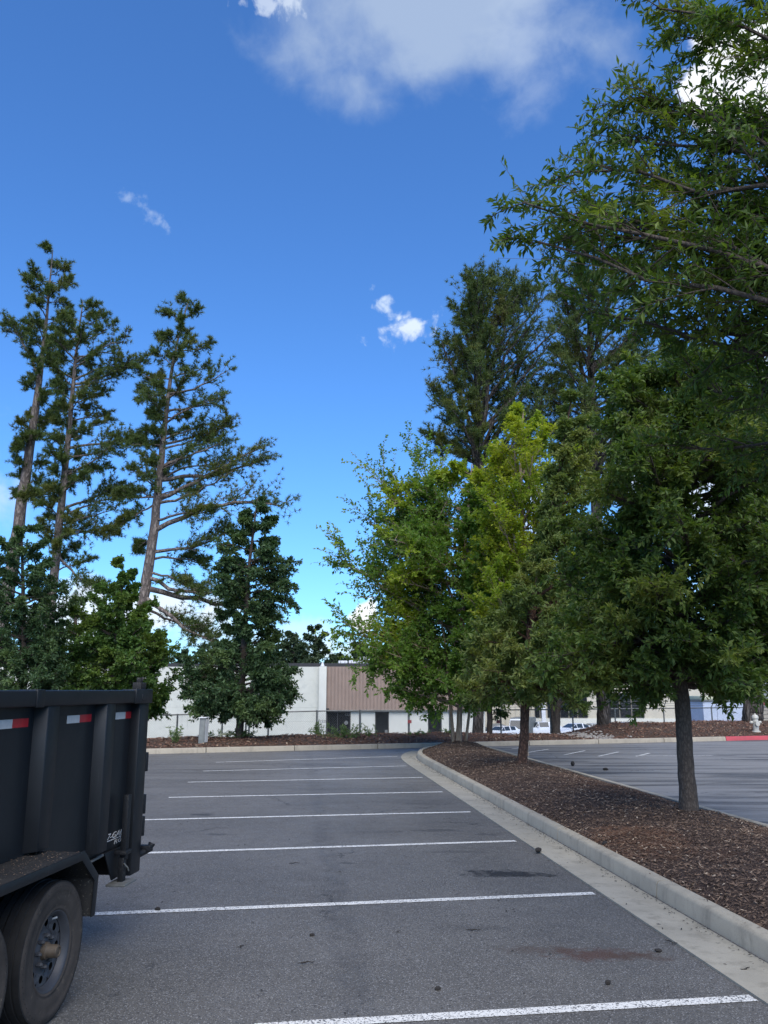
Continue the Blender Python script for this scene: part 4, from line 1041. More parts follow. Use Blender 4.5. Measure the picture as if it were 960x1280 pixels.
# treeline beyond the buildings
def far_tree(seed, h, r):
    g = random.Random(seed)
    T = [Vector((0, 0, 0)), Vector((g.uniform(-.3, .3), 0, h * .5)), Vector((g.uniform(-.4, .4), 0, h * .97))]
    ext = [(h * .12, r * .8, r * .8), (h * .35, r, r), (h * .6, r * .9, r * .85), (h * .8, r * .6, r * .6), (h, r * .2, r * .2)]
    return grow('background_tree', 'x', 'tree', T[0], T, [.3, .22, .04], ext, 0, 60, (.32, .22), (M['bark_dark'], M['far_leaves']), seed, rise=.5, n2=9, n3=6, nl=9, l2=(.35, .6))
protos = [far_tree(61, 12.4, 3.6), far_tree(62, 10.6, 3.3), far_tree(63, 14.5, 4.4)]
spots = [(365, 100, 0, 1.0), (392, 104, 2, .93), (416, 108, 1, .95), (436, 118, 0, .82), (452, 96, 1, 1.02), (478, 104, 0, .92), (505, 108, 2, .9), (340, 112, 1, 1.1), (300, 108, 0, 1.0), (262, 112, 2, .9), (225, 108, 1, 1.0), (185, 110, 0, 1.05),
         (140, 106, 2, .95), (95, 110, 1, 1.1), (45, 108, 0, 1.1), (-10, 110, 2, 1.0), (540, 112, 0, 1), (580, 108, 1, 1.1), (640, 135, 2, 1.1), (700, 138, 0, 1.2), (760, 135, 2, 1.1), (830, 130, 1, 1.3), (890, 120, 0, 1.2), (950, 110, 2, 1.1), (1010, 105, 0, 1.2), (465, 125, 2, .7), (424, 130, 2, .72)]
GRP = 'trees beyond the white building'
used = [False] * 3
for i, (px, Yd, k, s) in enumerate(spots):
    o = protos[k] if not used[k] else copy_tree(protos[k]); used[k] = True
    p = at(px, 900, Yd); o.location = (p.x, Yd, -3.55); o.rotation_euler = (0, 0, i * 1.7); o.scale = (s, s, s)
    FAR_LABELS = {365: 'tall dark tree above the white wall just right of the conical oak', 392: 'rounded dark tree showing above the roof left of the white cone lamp', 416: 'dark tree rising right behind the roof cone lamp',
                  436: 'lower dark tree above the leftmost roof units', 452: 'dark tree behind the tallest roof unit', 478: 'dark tree above the brown metal front', 340: 'dark tree half hidden by the right edge of the conical oak'}
    tag(o, FAR_LABELS.get(px) or ('dark far tree hidden among nearer crowns above the white building' if px < 600 else 'dark green tree far behind the beige building'), 'tree', GRP if px < 600 else 'trees behind the beige building')
hill = MB()
prof = [(-900, 2), (-500, 9), (-250, 13), (-60, 12), (60, 15), (250, 13), (500, 10), (900, 3)]
for i in range(len(prof) - 1):
    (x0, h0), (x1, h1) = prof[i], prof[i+1]
    hill.add([(x0, 330, -3.8), (x1, 330, -3.8), (x1, 380, h1 - 2), (x0, 380, h0 - 2), (x1, 520, -3.8), (x0, 520, -3.8)], [(0,1,2,3), (3,2,4,5)])
tag(hill.build('distant_hill', M['far_ground'], smooth=True), 'low wooded rise on the horizon', kind='structure')

# ------------------------------------------------------------------ main building
YB = 68.0
def W(px, py, Y=YB): return at(px, py, Y)
xL, xR = W(-170, 860).x, W(606, 860).x
zTop, zBase = W(300, 833.4).z, -2.7
zRoofTop = W(300, 829.6).z
bx0, bx1 = W(399, 860).x, W(408.3, 860).x
xM1 = W(606, 860).x
zM = W(480, 887.5).z
bd = empty('warehouse', (0, YB, zBase)); bo_ = (0, YB, zBase)
tag(bd, 'long low white block building with brown ribbed metal upper front', 'building')
def bb(name, mat, *boxes, parent=None, bevel=0):
    m = MB()
    for b in boxes: m.box(*b)
    return m.build(name, mat, parent or bd, bevel=bevel, org=bo_)
# white block wall, courses as separate slightly uneven bands
nb = 6; hh = (zTop - zBase) / nb
ncol = 7; ww = (bx0 - xL) / ncol
for i in range(ncol):
    for j in range(nb):
        k = bb('wall_panel', M['wall'], (xL + i*ww + .006, xL + (i+1)*ww - .006, YB + (.003 if (i+j) % 2 else 0), YB + .3, zBase + j*hh + .004, zBase + (j+1)*hh - .004))
bb('wall', M['wall'], (xL, xM1, YB + .28, YB + 26, zBase, zTop - .05))
bb('pilaster', M['pilaster'], (bx0, bx1, YB - .35, YB + .3, zBase, zTop + .02), bevel=.02)
bb('roof_edge', M['dark_trim'], (xL, xM1 + .1, YB + .02, YB + 26.2, zTop, zRoofTop + .04))
# lamp-like white cone on the pilaster
c = W(403.3, 829); m = MB(); m.lathe([(.0, .36), (.05, .35), (.12, .12), (.17, .02), (.17, -.02), (0, -.02)], (c.x, YB - .1, zTop + .05), 'z', 12); m.build('roof_lamp', M['white_metal'], bd, org=bo_)
# ribbed metal front
mx0, mx1 = bx1 + .01, xM1
w_ = .285; n_ = int((mx1 - mx0) / w_)
for i in range(n_):
    x = mx0 + i * w_
    poly = [(x, YB - .12), (x + .05, YB - .12), (x + .06, YB - .175), (x + .095, YB - .175), (x + .105, YB - .12), (x + w_ - .002, YB - .12), (x + w_ - .002, YB - .02), (x, YB - .02)]
    MB().prism(poly, 'z', zM, zTop + .005).build('metal_panel', M['brown_metal'], bd, org=bo_)
bb('fascia', M['galv'], (mx0 - .02, mx1, YB - .2, YB + .1, zM - .12, zM - .01))
bb('wall_lamp', M['dark_trim'], (bx1 + .02, bx1 + .22, YB - .3, YB - .12, zM + .02, zM + .14))
# lower front: white panels and dark openings
zo = zM - .12
def lower(px0, px1, kind):
    x0, x1 = W(px0, 900).x, W(px1, 900).x
    if kind == 'w': bb('wall_panel', M['pilaster'], (x0 + .01, x1 - .01, YB + .02, YB + .27, zBase, zo - .02))
    else:
        f = bb('doorway', M['dark_trim'], (x0, x0 + .07, YB + .05, YB + .2, zBase, zo), (x1 - .07, x1, YB + .05, YB + .2, zBase, zo), (x0, x1, YB + .05, YB + .2, zo - .10, zo))
        g_ = MB().box(x0 + .07, x1 - .07, YB + .12, YB + .15, zBase, zo - .1).build('pane', M['dark_glass'], f, org=bo_)
        return f, x0, x1
for a, b__, k in [(438.2, 451, 'w'), (451, 469, 'w'), (486, 510.5, 'w'), (510.5, 535, 'w'), (552, 580, 'w'), (580, 606, 'w')]: lower(a, b__, k)
f1, dx0, dx1 = lower(408.5, 438, 'd'); lower(469, 486, 'd'); lower(535, 552, 'd')
x_m = dx0 + (dx1 - dx0) * .45
bb('doorway_mullion', M['dark_trim'], (x_m - .03, x_m + .03, YB + .06, YB + .18, zBase, zo - .1))
c = W(432.7, 903.5); m = MB(); m.lathe([(.0, 0), (.16, 0), (.16, .01), (0, .01)], (0, 0, 0), 'y', 16)
k = m.build('window_sticker', M['galv'], bd); k.location = (c.x, YB + .10, c.z - zBase); k.location.y -= YB
c = W(430.5, 894.5); k = text_mesh('1525', .30, M['galv'], Matrix.Translation((c.x, .105, c.z - zBase)) @ Matrix.Rotation(math.pi / 2, 4, 'X'), 1, bd, 'address_number')
k.location = (0, 0, 0)
c = W(398.8, 903); k = text_mesh('1525', .28, M['dark_trim'], Matrix.Translation((c.x + .08, -.356, c.z - zBase)) @ Matrix.Rotation(math.pi / 2, 4, 'X'), 1, bd, 'address_number')
bb('door_box', M['galv'], (W(481, 915).x, W(484.6, 915).x, YB - .2, YB + .04, W(482, 918).z - .4, W(482, 912.5).z))
# roof units
for (x0, x1, y0, y1, yy) in [(423, 434, 825.8, 831, 80), (436, 449, 825.4, 831, 80.5), (449.6, 475, 821, 831, 79)]:
    a, b__ = at(x0, y1, yy), at(x1, y0, yy); o = empty('roof_unit', (a.x, yy, a.z))
    lab = {423: 'leftmost low white box on the building roof', 436: 'middle low white box on the building roof', 449.6: 'tallest white ribbed unit on the building roof'}[x0]
    tag(o, lab, 'roof unit', 'roof units')
    MB().box(0, b__.x - a.x, 0, 2.2, 0, b__.z - a.z).build('casing', M['white_metal'], o, bevel=.03)
    m = MB(); nn_ = max(2, int((b__.x - a.x) / .35))
    for i in range(nn_): xx = (i + .5) * (b__.x - a.x) / nn_; m.box(xx - .02, xx + .02, -.03, 0, .05, b__.z - a.z - .05)
    m.build('rib', M['galv'], o)
    MB().box(0.05, b__.x - a.x - .05, .1, 2.1, zRoofTop + .04 - a.z, 0).build('curb', M['dark_trim'], o)
# roof deck

# beige building at the right
YC = 104.0; zc0 = -3.6
b2 = empty('beige_building', (at(600, 900, YC).x, YC, zc0)); o2 = (at(600, 900, YC).x, YC, zc0)
tag(b2, 'pale beige ribbed metal building with dark window bands behind the parked cars', 'building')
x0, x1 = at(600, 900, YC).x, at(905, 900, YC).x; zt = at(700, 838, YC).z
MB().box(x0, x1, YC + .1, YC + 25, zc0, zt).build('wall', M['beige_metal'], b2, org=o2)
MB().box(x0 - .2, x1 + .2, YC - .1, YC + 25.2, zt, zt + .4).build('roof_edge', M['dark_trim'], b2, org=o2)
m = MB(); x = x0
while x < at(664, 900, YC).x: m.box(x, x + .12, YC, YC + .1, zc0, zt); x += .62
m.build('wall_rib', M['beige_metal'], b2, org=o2)['kind'] = 'stuff'
zw0, zw1 = at(700, 897, YC).z, at(700, 866, YC).z
for (a, b__) in [(669, 675), (676, 682.5), (685, 692), (701, 711), (712, 722), (723, 735), (760, 775), (776, 790), (791, 806)]:
    xa, xb = at(a, 900, YC).x, at(b__, 900, YC).x
    f = MB().box(xa, xb, YC - .02, YC + .1, zw0, zw1).build('window', M['dark_trim'], b2, org=o2)
    MB().box(xa + .06, xb - .06, YC - .035, YC - .021, zw0 + .06, (zw0 + zw1) / 2 - .03).box(xa + .06, xb - .06, YC - .035, YC - .021, (zw0 + zw1) / 2 + .03, zw1 - .06).build('pane', M['dark_glass'], f, org=o2)
m = MB(); xa = at(679.7, 900, YC - 3).x; m.box(xa - .22, xa + .22, YC - 3.2, YC - 2.8, zc0, zt - .5); m.build('column', M['white_metal'], b2, org=o2)
xa = at(663, 900, YC).x; xb = at(905, 900, YC).x
MB().box(xa, xb, YC - .06, YC + .1, zc0, zw0 - .1).build('base_wall', M['pilaster'], b2, org=o2)
# shed with siding at the right edge
YD_ = 62.0; xa, xb = at(950, 900, YD_).x, at(1100, 900, YD_).x; za, zb = -3.2, at(955, 873, YD_).z
sd = empty('siding_shed', (xa, YD_, za)); tag(sd, 'tan shed with horizontal siding boards beside the thick trunk at the right edge', 'building')
nbd = 16; bh = (zb - za) / nbd
for j in range(nbd):
    MB().add([(0, -.05, j*bh), (xb-xa, -.05, j*bh), (xb-xa, -.01, (j+1)*bh - .01), (0, -.01, (j+1)*bh - .01), (0, .05, j*bh), (xb-xa, .05, j*bh), (xb-xa, .05, (j+1)*bh-.01), (0, .05, (j+1)*bh-.01)],
             [(0,1,2,3), (4,7,6,5), (0,4,5,1), (3,2,6,7), (0,3,7,4), (1,5,6,2)]).build('siding_board', M['siding'], sd)
MB().box(0, xb-xa, .05, 8, 0, zb-za).build('wall', M['siding'], sd)
MB().prism([(-.4, zb-za), (8.4, zb-za), (4, zb-za+1.6)], 'x', -.3, xb-xa+.3).build('roof', M['grey_metal'], sd)
c = at(954.5, 879, YD_); MB().box(c.x - xa - .12, c.x - xa + .12, -.09, -.055, c.z - za - .12, c.z - za + .12).build('wall_sign', M['sign_red'], sd)

# white cargo trailer behind the hydrant
YT = 52.0; xa, xb = at(880, 900, YT).x, at(932, 900, YT).x; zt_ = at(910, 870, YT).z; gz = low_z(xa, YT)
ct = empty('cargo_trailer', (xa, YT, gz)); tag(ct, 'pale blue-white box trailer standing below the bank left of the hydrant', 'trailer')
wd = xb - xa
for i in range(3):
    MB().box(i*wd/3 + .012, (i+1)*wd/3 - .012, 0, .05, .6, zt_ - gz - .35).build('side_panel', M['blue_white'], ct)
MB().box(0, wd, .05, 2.3, .55, zt_ - gz - .25).build('body', M['blue_white'], ct)
MB().box(-.05, wd + .05, -.04, 2.35, zt_ - gz - .35, zt_ - gz - .22).build('roof_rail', M['grey_metal'], ct, bevel=.01)
MB().box(-.02, wd + .02, 0, 2.3, zt_ - gz - .22, zt_ - gz).build('roof', M['ivory'], ct, bevel=.03)
for x in (.6, wd - .6): MB().lathe([(0, -.1), (.36, -.1), (.38, -.06), (.38, .06), (.36, .1), (0, .1)], (x, .3, .38), 'y', 20).build('wheel', M['tread'], ct)

# ------------------------------------------------------------------ fence along the bank
fl = empty('chain_link_fence', kp(0, 6.4, -1)); fo = kp(0, 6.4, -1)
tag(fl, 'grey chain link fence with top rail running behind the mulched bank', 'fence')
def fence_n(t): return 6.4
def rail_z(t):
    p = kp(t, 6.4); px = pxof((p.x, p.y, .9))[0]
    ry = lerp_tab(px, [(-400, 905), (190, 894.2), (255, 892.6), (405, 888.6), (480, 888.0), (560, 888.3), (600, 887.8), (700, 886.8), (960, 884)])
    return at(px, ry, p.y).z
posts = [-140, -80, -30, 30, 85, 130, 175, 221.5, 277.8, 307.5, 311.5, 335.5, 396, 450, 511, 562, 626, 688, 716, 769, 830, 890, 950, 1010]
ts = np.arange(-32, 36, .8)
MB().tube([kp(t, 6.4, rail_z(t)) for t in ts], .028, 6).build('top_rail', M['galv'], fl, org=fo)
pt_t = []
for px in posts:
    t = kt_of_px(px)
    for _ in range(12):
        p = kp(t, 6.4, .5); t += (px - pxof(p)[0]) / 32
    pt_t.append(t); p = kp(t, 6.4)
    zt_ = rail_z(t); zb_ = -1.9
    MB().tube([(p.x, p.y - .03, zb_), (p.x, p.y - .03, zt_ + .03)], .034 if px not in (511, 450) else .045, 8).build('post', M['galv'], fl, org=fo)
V = []; F_ = []
m_w = []
t0, t1 = -26.0, 33.0; hgt = 1.9; sp_ = .085
for sgn in (1, -1):
    tt = np.arange(t0, t1, sp_)
    P0 = []; P1_ = []
    for t in tt:
        ta, tb_ = (t, t + hgt * .9) if sgn > 0 else (t + hgt * .9, t)
        a = kp(ta, 6.39 + .004 * sgn, rail_z(ta) - hgt); b = kp(tb_, 6.39 + .004 * sgn, rail_z(tb_))
        P0.append(tuple(a)); P1_.append(tuple(b))
    P0 = np.array(P0); P1_ = np.array(P1_); m_w.append(tubes(np.stack([P0, (P0 + P1_) / 2, P1_], 1), np.full((len(P0), 3), .0018), 3))
V, F_ = merge(m_w); fast_mesh('wire_mesh', V, F_, M['galv'], fl, org=fo)['kind'] = 'stuff'
# barbed wire arms at the right
m = MB()
for off_, up_ in ((.10, .12), (.17, .22), (.25, .32)):
    m.tube([kp(t, 6.4 - off_, rail_z(t) + up_) for t in np.arange(pt_t[16], pt_t[21], .8)], .007, 4)
m.build('barbed_wire', M['galv'], fl, org=fo)
for t in pt_t[16:22]:
    a = kp(t, 6.4, rail_z(t)); b = kp(t, 6.12, rail_z(t) + .36); MB().tube([a, b], .02, 6).build('wire_arm', M['galv'], fl, org=fo)
for px, lab in ((511.8, 'small dark red sign on the fence post in front of the white panels'), (622.5, 'small red sign on the fence above the white hatchback')):
    t = kt_of_px(px)
    for _ in range(12): t += (px - pxof(kp(t, 6.35, .3))[0]) / 32
    c = kp(t, 6.33, 0); z = at(px, 902, c.y).z
    s = MB().box(-.085, .085, -.006, .006, -.065, .065).build('fence_sign', M['sign_red'], None); s.location = (c.x, c.y - .03, z); s.rotation_euler = (0, 0, math.atan2(KE.y, KE.x))
    tag(s, lab, 'sign')

# ------------------------------------------------------------------ things on the bank
def on_bank(px, py):
    """point of the bank surface seen at this pixel"""
    best = None
    t = kt_of_px(px)
    for n in np.arange(.2, 5, .05):
        tt_ = t
        for _ in range(6):
            tt_ += (px - pxof(kp(tt_, n, bank_z(tt_, n)))[0]) / 32
        p = kp(tt_, n, bank_z(tt_, n)); y = pxof(p)[1]
        if best is None or abs(y - py) < best[0]: best = (abs(y - py), p)
    return best[1]
c = on_bank(253, 929); s = (c.y) / 1060
ub = empty('utility_pedestal', c, rz=R(22)); tag(ub, 'tall grey utility cabinet with its lit right side painted pale on the bank left of the conical oak', 'cabinet')
MB().add([(-.16,-.13,0),(.02,-.16,0),(.16,.05,0),(-.06,.12,0),(-.14,-.13,30*s),(.03,-.16,30*s),(.17,.05,30*s),(-.05,.12,30*s)], [(0,1,5,4),(1,2,6,5),(2,3,7,6),(3,0,4,7),(4,5,6,7)]).build('cabinet_body', M['grey_metal'], ub, bevel=.012)
MB().add([(.035,-.158,.03),(.168,.042,.03),(.178,.042,30*s-.03),(.045,-.158,30*s-.03),(.04,-.165,.03),(.173,.035,.03),(.183,.035,30*s-.03),(.05,-.165,30*s-.03)], [(0,1,2,3),(7,6,5,4),(0,4,5,1),(1,5,6,2),(2,6,7,3),(3,7,4,0)]).build('cabinet_lit_side', M['white_metal'], ub)  # pale plate: light on the cabinet's right side put into the colour
MB().prism([(-.19, -.18), (.05, -.2), (.21, .06), (-.07, .16)], 'z', 30*s, 30*s + .03).build('cap', M['white_metal'], ub, bevel=.006)
c = on_bank(244.5, 930); ub = empty('junction_box', c); tag(ub, 'small dark grey junction box at the left foot of the tall cabinet', 'cabinet')
MB().box(-.15, .13, -.12, .12, -.02, 8.8*s).build('box_body', M['grey_metal'], ub, bevel=.02); MB().box(-.16, .14, -.13, .13, 8.8*s, 10.3*s).build('box_lid', M['grey_metal'], ub, bevel=.02)
MB().box(-.05, .03, -.128, -.12, .12, .16).build('badge', M['decal'], ub)
a, b__ = on_bank(272, 924), on_bank(296, 924); 
pr = empty('pipe_rail', a); tag(pr, 'low pale yellow pipe rail at the foot of the wall left of the oak trunk', 'rail')
dv = b__ - a
MB().tube([Vector((0, .5, .13)), Vector((dv.x, dv.y + .5, .13))], .03, 8).build('rail', M['ivory'], pr)
MB().tube([Vector((0, .5, -.1)), Vector((0, .5, .28))], .035, 8).build('post', M['ivory'], pr); MB().tube([Vector((dv.x, dv.y+.5, -.1)), Vector((dv.x, dv.y + .5, .16))], .03, 8).build('post', M['ivory'], pr)

def weed(px, py, h, n, seed, label, spread=.25):
    c = on_bank(px, py); g = np.random.default_rng(seed); o = empty('weed', c); tag(o, label, 'plant')
    p0 = np.zeros((n, 3)); p0[:, 0] = g.normal(0, spread * .5, n); p0[:, 1] = g.normal(0, .1, n)
    tip_ = p0 + np.stack([g.normal(0, spread, n), g.normal(0, .15, n), h * g.uniform(.45, 1, n)], 1); mid_ = (p0 + tip_) / 2 + g.normal(size=(n, 3)) * .03
    S = bez(p0, mid_, tip_, 6); V1, q1 = tubes(S, np.full((n, 6), .008), 3); fast_mesh('stem', V1, [q1], M['weed'], o)
    V2, f2 = leaves(S, 16, .12, .035, g, .1, 1.0, -.1, .9); fast_mesh('foliage', V2, [f2], M['weed'], o, smooth=False)['kind'] = 'stuff'
weed(398, 924, .62, 16, 1, 'tall thin weed in front of the white pilaster')
weed(429, 923, .50, 24, 2, 'bushy green weed in front of the dark doorway', .4)
weed(462, 921, .42, 6, 3, 'wispy weed in front of the white panels beside the second doorway')
weed(220, 928, .52, 12, 4, 'climbing weed at the foot of the fence post left of the cabinet', .1)
weed(308, 922, .22, 10, 5, 'low dark weed right of the oak trunk', .3)
weed(283, 922, .26, 14, 6, 'row of short spiky plants behind the pale pipe rail', .5)
weed(564, 917, .18, 6, 7, 'tiny weed behind the pale stemmed tree')
weed(527, 919, .16, 5, 8, 'tiny weed below the third white panel')

# hydrant
c = on_bank(945.5, 915.3); s = c.y / 1060
hy = empty('fire_hydrant', c); tag(hy, 'weathered white fire hydrant on the bank above the red kerb', 'hydrant')
H_ = 22.5 * s
def hz(f): return f * H_
MB().lathe([(.0, 0), (.17, 0), (.17, .03), (.115, .04), (.115, .07)], (0, 0, 0), 'z', 20).build('base_flange', M['hydrant'], hy, smooth='auto')
MB().lathe([(.105, .05), (.10, hz(.55)), (.125, hz(.56)), (.125, hz(.60)), (.105, hz(.61)), (.105, hz(.72)), (.135, hz(.73)), (.135, hz(.77))], (0, 0, 0), 'z', 20).build('barrel', M['hydrant'], hy, smooth='auto')
bn = MB().lathe([(.125, hz(.77)), (.12, hz(.83)), (.09, hz(.90)), (.045, hz(.935)), (.03, hz(.94)), (.03, hz(1.0)), (0, hz(1.0))], (0, 0, 0), 'z', 20).build('bonnet', M['hydrant'], hy, smooth='auto')
for sx in (-1, 1):
    MB().tube([(sx * .08, 0, hz(.52)), (sx * .17, 0, hz(.52)), (sx * .172, 0, hz(.52)), (sx * .21, 0, hz(.52))], [.05, .05, .058, .055], 12).build('side_outlet', M['hydrant'], hy)
    MB().tube([(sx * .21, 0, hz(.52)), (sx * .235, 0, hz(.52))], .02, 5).build('outlet_nut', M['hydrant'], hy)
MB().tube([(0, -.08, hz(.44)), (0, -.17, hz(.44)), (0, -.175, hz(.44)), (0, -.21, hz(.44))], [.075, .075, .085, .08], 14).build('front_outlet', M['hydrant'], hy)
m = MB()
for k in range(8):
    w = k * math.pi / 4; m.tube([(.15 * math.cos(w), .15 * math.sin(w), .028), (.15 * math.cos(w), .15 * math.sin(w), .05)], .012, 6)
m.build('bolt', M['hydrant'], hy)
# leaning grey pole beside the thick trunk
a, b__ = on_bank(936, 903), None
pl = empty('utility_pole', a); tag(pl, 'slim grey-brown leaning pole against the thick trunk behind the hydrant', 'pole')
q_ = at(929, 845, a.y) - a; MB().tube([Vector((0, 0, -.2)), q_, q_ * 1.9, q_ * 3.2], [.13, .115, .11, .10], 12).build('pole_shaft', M['bark_grey'], pl)

# ------------------------------------------------------------------ vehicles beyond the fence
def car(kind, paint, label, px, Yd, rz, zroof_py, name=None, cat='car', group=None):
    """length along +x (front), loft of cross sections; built at real size"""
    p = at(px, zroof_py, Yd)
    H_ = {'hatch': 1.5, 'sedan': 1.42, 'pickup': 1.85, 'suv': 1.7}[kind]
    g0 = p.z - H_
    root = empty(name or 'parked_car', (p.x, Yd, g0), rz=rz); tag(root, label, cat, group)
    if kind in ('hatch', 'suv'):
        st = [(2.2, .35, .62, .62, .70), (2.05, .28, .78, .78, .82), (1.25, .25, .95, .95, .88), (.75, .25, 1.0, 1.05, .89), (.1, .25, 1.02, H_ - .04, .89), (-.8, .25, 1.03, H_, .89), (-1.6, .25, 1.05, H_ - .06, .88), (-2.0, .28, 1.05, 1.12, .85), (-2.1, .35, .8, .8, .8)]
    elif kind == 'sedan':
        st = [(2.3, .35, .6, .6, .70), (2.15, .27, .72, .72, .82), (1.3, .24, .88, .88, .88), (.8, .24, .94, .98, .89), (.1, .24, .97, H_ - .04, .89), (-.7, .24, .98, H_, .89), (-1.35, .24, 1.0, 1.22, .88), (-1.7, .26, 1.02, 1.03, .87), (-2.25, .3, .98, .98, .82), (-2.3, .35, .8, .8, .8)]
    else:
        st = [(2.8, .5, .95, .95, .85), (2.7, .4, 1.1, 1.1, .94), (1.6, .38, 1.2, 1.2, .97), (1.15, .38, 1.22, 1.27, .97), (.65, .38, 1.25, H_ - .03, .97), (-.75, .38, 1.25, H_, .97), (-.95, .38, 1.25, 1.28, .97), (-.97, .38, 1.2, 1.2, .98), (-2.75, .42, 1.2, 1.2, .98), (-2.8, .5, .9, .9, .95)]
    vs = []; K = 10
    for (x, z0, zb, zr, w) in st:
        wr = w - (.0 if zr <= zb + .08 else .24 * min(1, (zr - zb) / .4))
        half = [(w * .80, z0), (w, z0 + .12), (w + .02, (z0 + zb) / 2), (w - .02, zb), (wr, zr)]
        vs += [(x, y, z) for y, z in half] + [(x, -y, z) for y, z in reversed(half)]
    fs = []
    for i in range(len(st) - 1):
        for k in range(K): k2 = (k + 1) % K; fs.append((i*K+k, i*K+k2, (i+1)*K+k2, (i+1)*K+k))
    fs.append(tuple(range(K))); m_ = (len(st)-1)*K; fs.append(tuple(m_+K-1-k for k in range(K)))
    MB().add(vs, fs).build('body', paint, root, bevel=.02)
    def pane(q, off=.012, nm='window'):
        q = [Vector(v) for v in q]; n = (q[1] - q[0]).cross(q[2] - q[0]).normalized(); c = sum(q, Vector()) / len(q)
        if n.dot(c - Vector((c.x * .6, 0, .7))) < 0: n = -n
        q = [c + (v - c) * .9 for v in q]
        k_ = len(q); MB().add([v + n * off for v in q] + [v - n * .01 for v in q], [tuple(range(k_)), tuple(range(2*k_-1, k_-1, -1))] + [(i, (i+1) % k_, k_+(i+1) % k_, k_+i) for i in range(k_)]).build(nm, M['car_glass'], root)
    def V_(i, k): return vs[i*K + k]
    lo_, hi_ = (3, 4)
    iA = 3; iB = 4; iC = 5
    lastg = {'hatch': 7, 'suv': 7, 'sedan': 7, 'pickup': 6}[kind]
    for sgn in (0, 1):
        a, b_2 = (3, 4) if not sgn else (6, 5)
        pane([V_(3, a), V_(4, a), V_(4, b_2)]) if False else None
        pane([V_(3, a), V_(4, a), V_(4, b_2), V_(3, b_2)])
        mid1 = Vector(V_(4, a)).lerp(Vector(V_(5, a)), .9); mid2 = Vector(V_(4, b_2)).lerp(Vector(V_(5, b_2)), .9)
        pane([V_(4, a), mid1, mid2, V_(4, b_2)])
        if kind != 'pickup': pane([V_(5, a), V_(6, a), V_(6, b_2), V_(5, b_2)])
    pane([V_(3, 4), V_(3, 5), V_(4, 5), V_(4, 4)], nm='windscreen')
    pane([V_(lastg - 1, 4), V_(lastg - 1, 5), V_(lastg, 5), V_(lastg, 4)], nm='rear_window')
    wr_ = .33 if kind != 'pickup' else .40
    for x in ((1.35, -1.35) if kind != 'pickup' else (1.75, -1.75)):
        for y in (-.82, .82):
            MB().lathe([(0, -.11), (wr_ * .6, -.11), (wr_, -.09), (wr_, .09), (wr_ * .6, .11), (0, .11)], (x, y, wr_), 'y', 18).build('wheel', M['tread'], root)
    fx, rx_ = st[0][0], st[-1][0]; zz_ = st[0][2]
    for y in (-.55, .55):
        MB().box(fx - .06, fx + .015, y - .16, y + .16, zz_ - .12, zz_ - .01).build('headlight', M['tape_white'], root, bevel=.01)
        MB().box(rx_ - .02, rx_ + .06, y * 1.2 - .1, y * 1.2 + .1, st[-1][2] - .2, st[-1][2] - .02).build('tail_light', M['tail'], root, bevel=.01)
        MB().box(.75, .9, y * 1.75 - .1, y * 1.75 + .1, st[3][2] + .02, st[3][2] + .16).build('mirror', paint, root, bevel=.02)
    return root
G = 'cars parked beyond the fence'
car('hatch', M['car_white'], 'white hatchback between the two dark trunks beyond the fence', 625, 92, R(218), 907.5, group=G)
car('suv', M['car_white'], 'white car with red tail lamp left of the thick dark trunk', 588, 95, R(60), 901.5, group=G)
car('sedan', M['car_grey'], 'dark grey car roof showing behind the white hatchback', 616, 104, R(185), 904.0, group=G)
car('pickup', M['car_white'], 'white pickup truck right of the reddish island trunk', 676, 98, R(195), 902.0, 'pickup_truck', 'truck')
car('sedan', M['car_white'], 'white sedan left of the stones, facing left', 716, 86, R(205), 904, group=G)
car('sedan', M['car_silver'], 'silver car just behind the white sedan near the stones', 738, 93, R(190), 904, group=G)
car('suv', M['car_white'], 'long white car half hidden by the bank right of the dark pine trunk', 782, 72, R(200), 902.5, group=G)
car('hatch', M['car_green'], 'greenish car roof low behind the bank right of the near oak trunk', 876, 66, R(200), 901.8, group=G)
# box truck
p = at(652, 897.5, 96); bt = empty('box_truck', (p.x, 96, p.z - 2.7), rz=R(250)); tag(bt, 'white truck cab with grey box just left of the reddish island trunk', 'truck')
MB().add([(1.0, -.95, .5), (1.0, .95, .5), (2.6, .95, .5), (2.6, -.95, .5), (1.0, -.95, 2.65), (1.0, .95, 2.65), (2.1, .9, 2.65), (2.1, -.9, 2.65), (2.65, -.95, 1.5), (2.65, .95, 1.5)],
         [(0,1,2,3), (0,4,5,1), (4,7,6,5), (3,2,9,8), (8,9,6,7), (0,3,8,7,4), (1,5,6,9,2)]).build('cab', M['car_white'], bt, bevel=.05)
MB().add([(2.18, -.82, 2.52), (2.18, .82, 2.52), (2.62, .84, 1.62), (2.62, -.84, 1.62), (2.2, -.82, 2.52), (2.2, .82, 2.52), (2.64, .84, 1.62), (2.64, -.84, 1.62)], [(0,1,2,3), (4,7,6,5), (0,4,5,1), (1,5,6,2), (2,6,7,3), (3,7,4,0)]).build('windscreen', M['car_glass'], bt)
for y in (-.965, .945): MB().box(1.35, 2.1, y, y + .02, 1.6, 2.35).build('side_window', M['car_glass'], bt, bevel=.005)
MB().box(-3.2, .85, -1.05, 1.05, .8, 2.75).build('cargo_box', M['grey_metal'], bt, bevel=.02)
for x in (-2.2, 1.9):
    for y in (-.85, .85): MB().lathe([(0, -.13), (.40, -.13), (.45, -.09), (.45, .09), (.40, .13), (0, .13)], (x, y, .45), 'y', 18).build('wheel', M['tread'], bt)

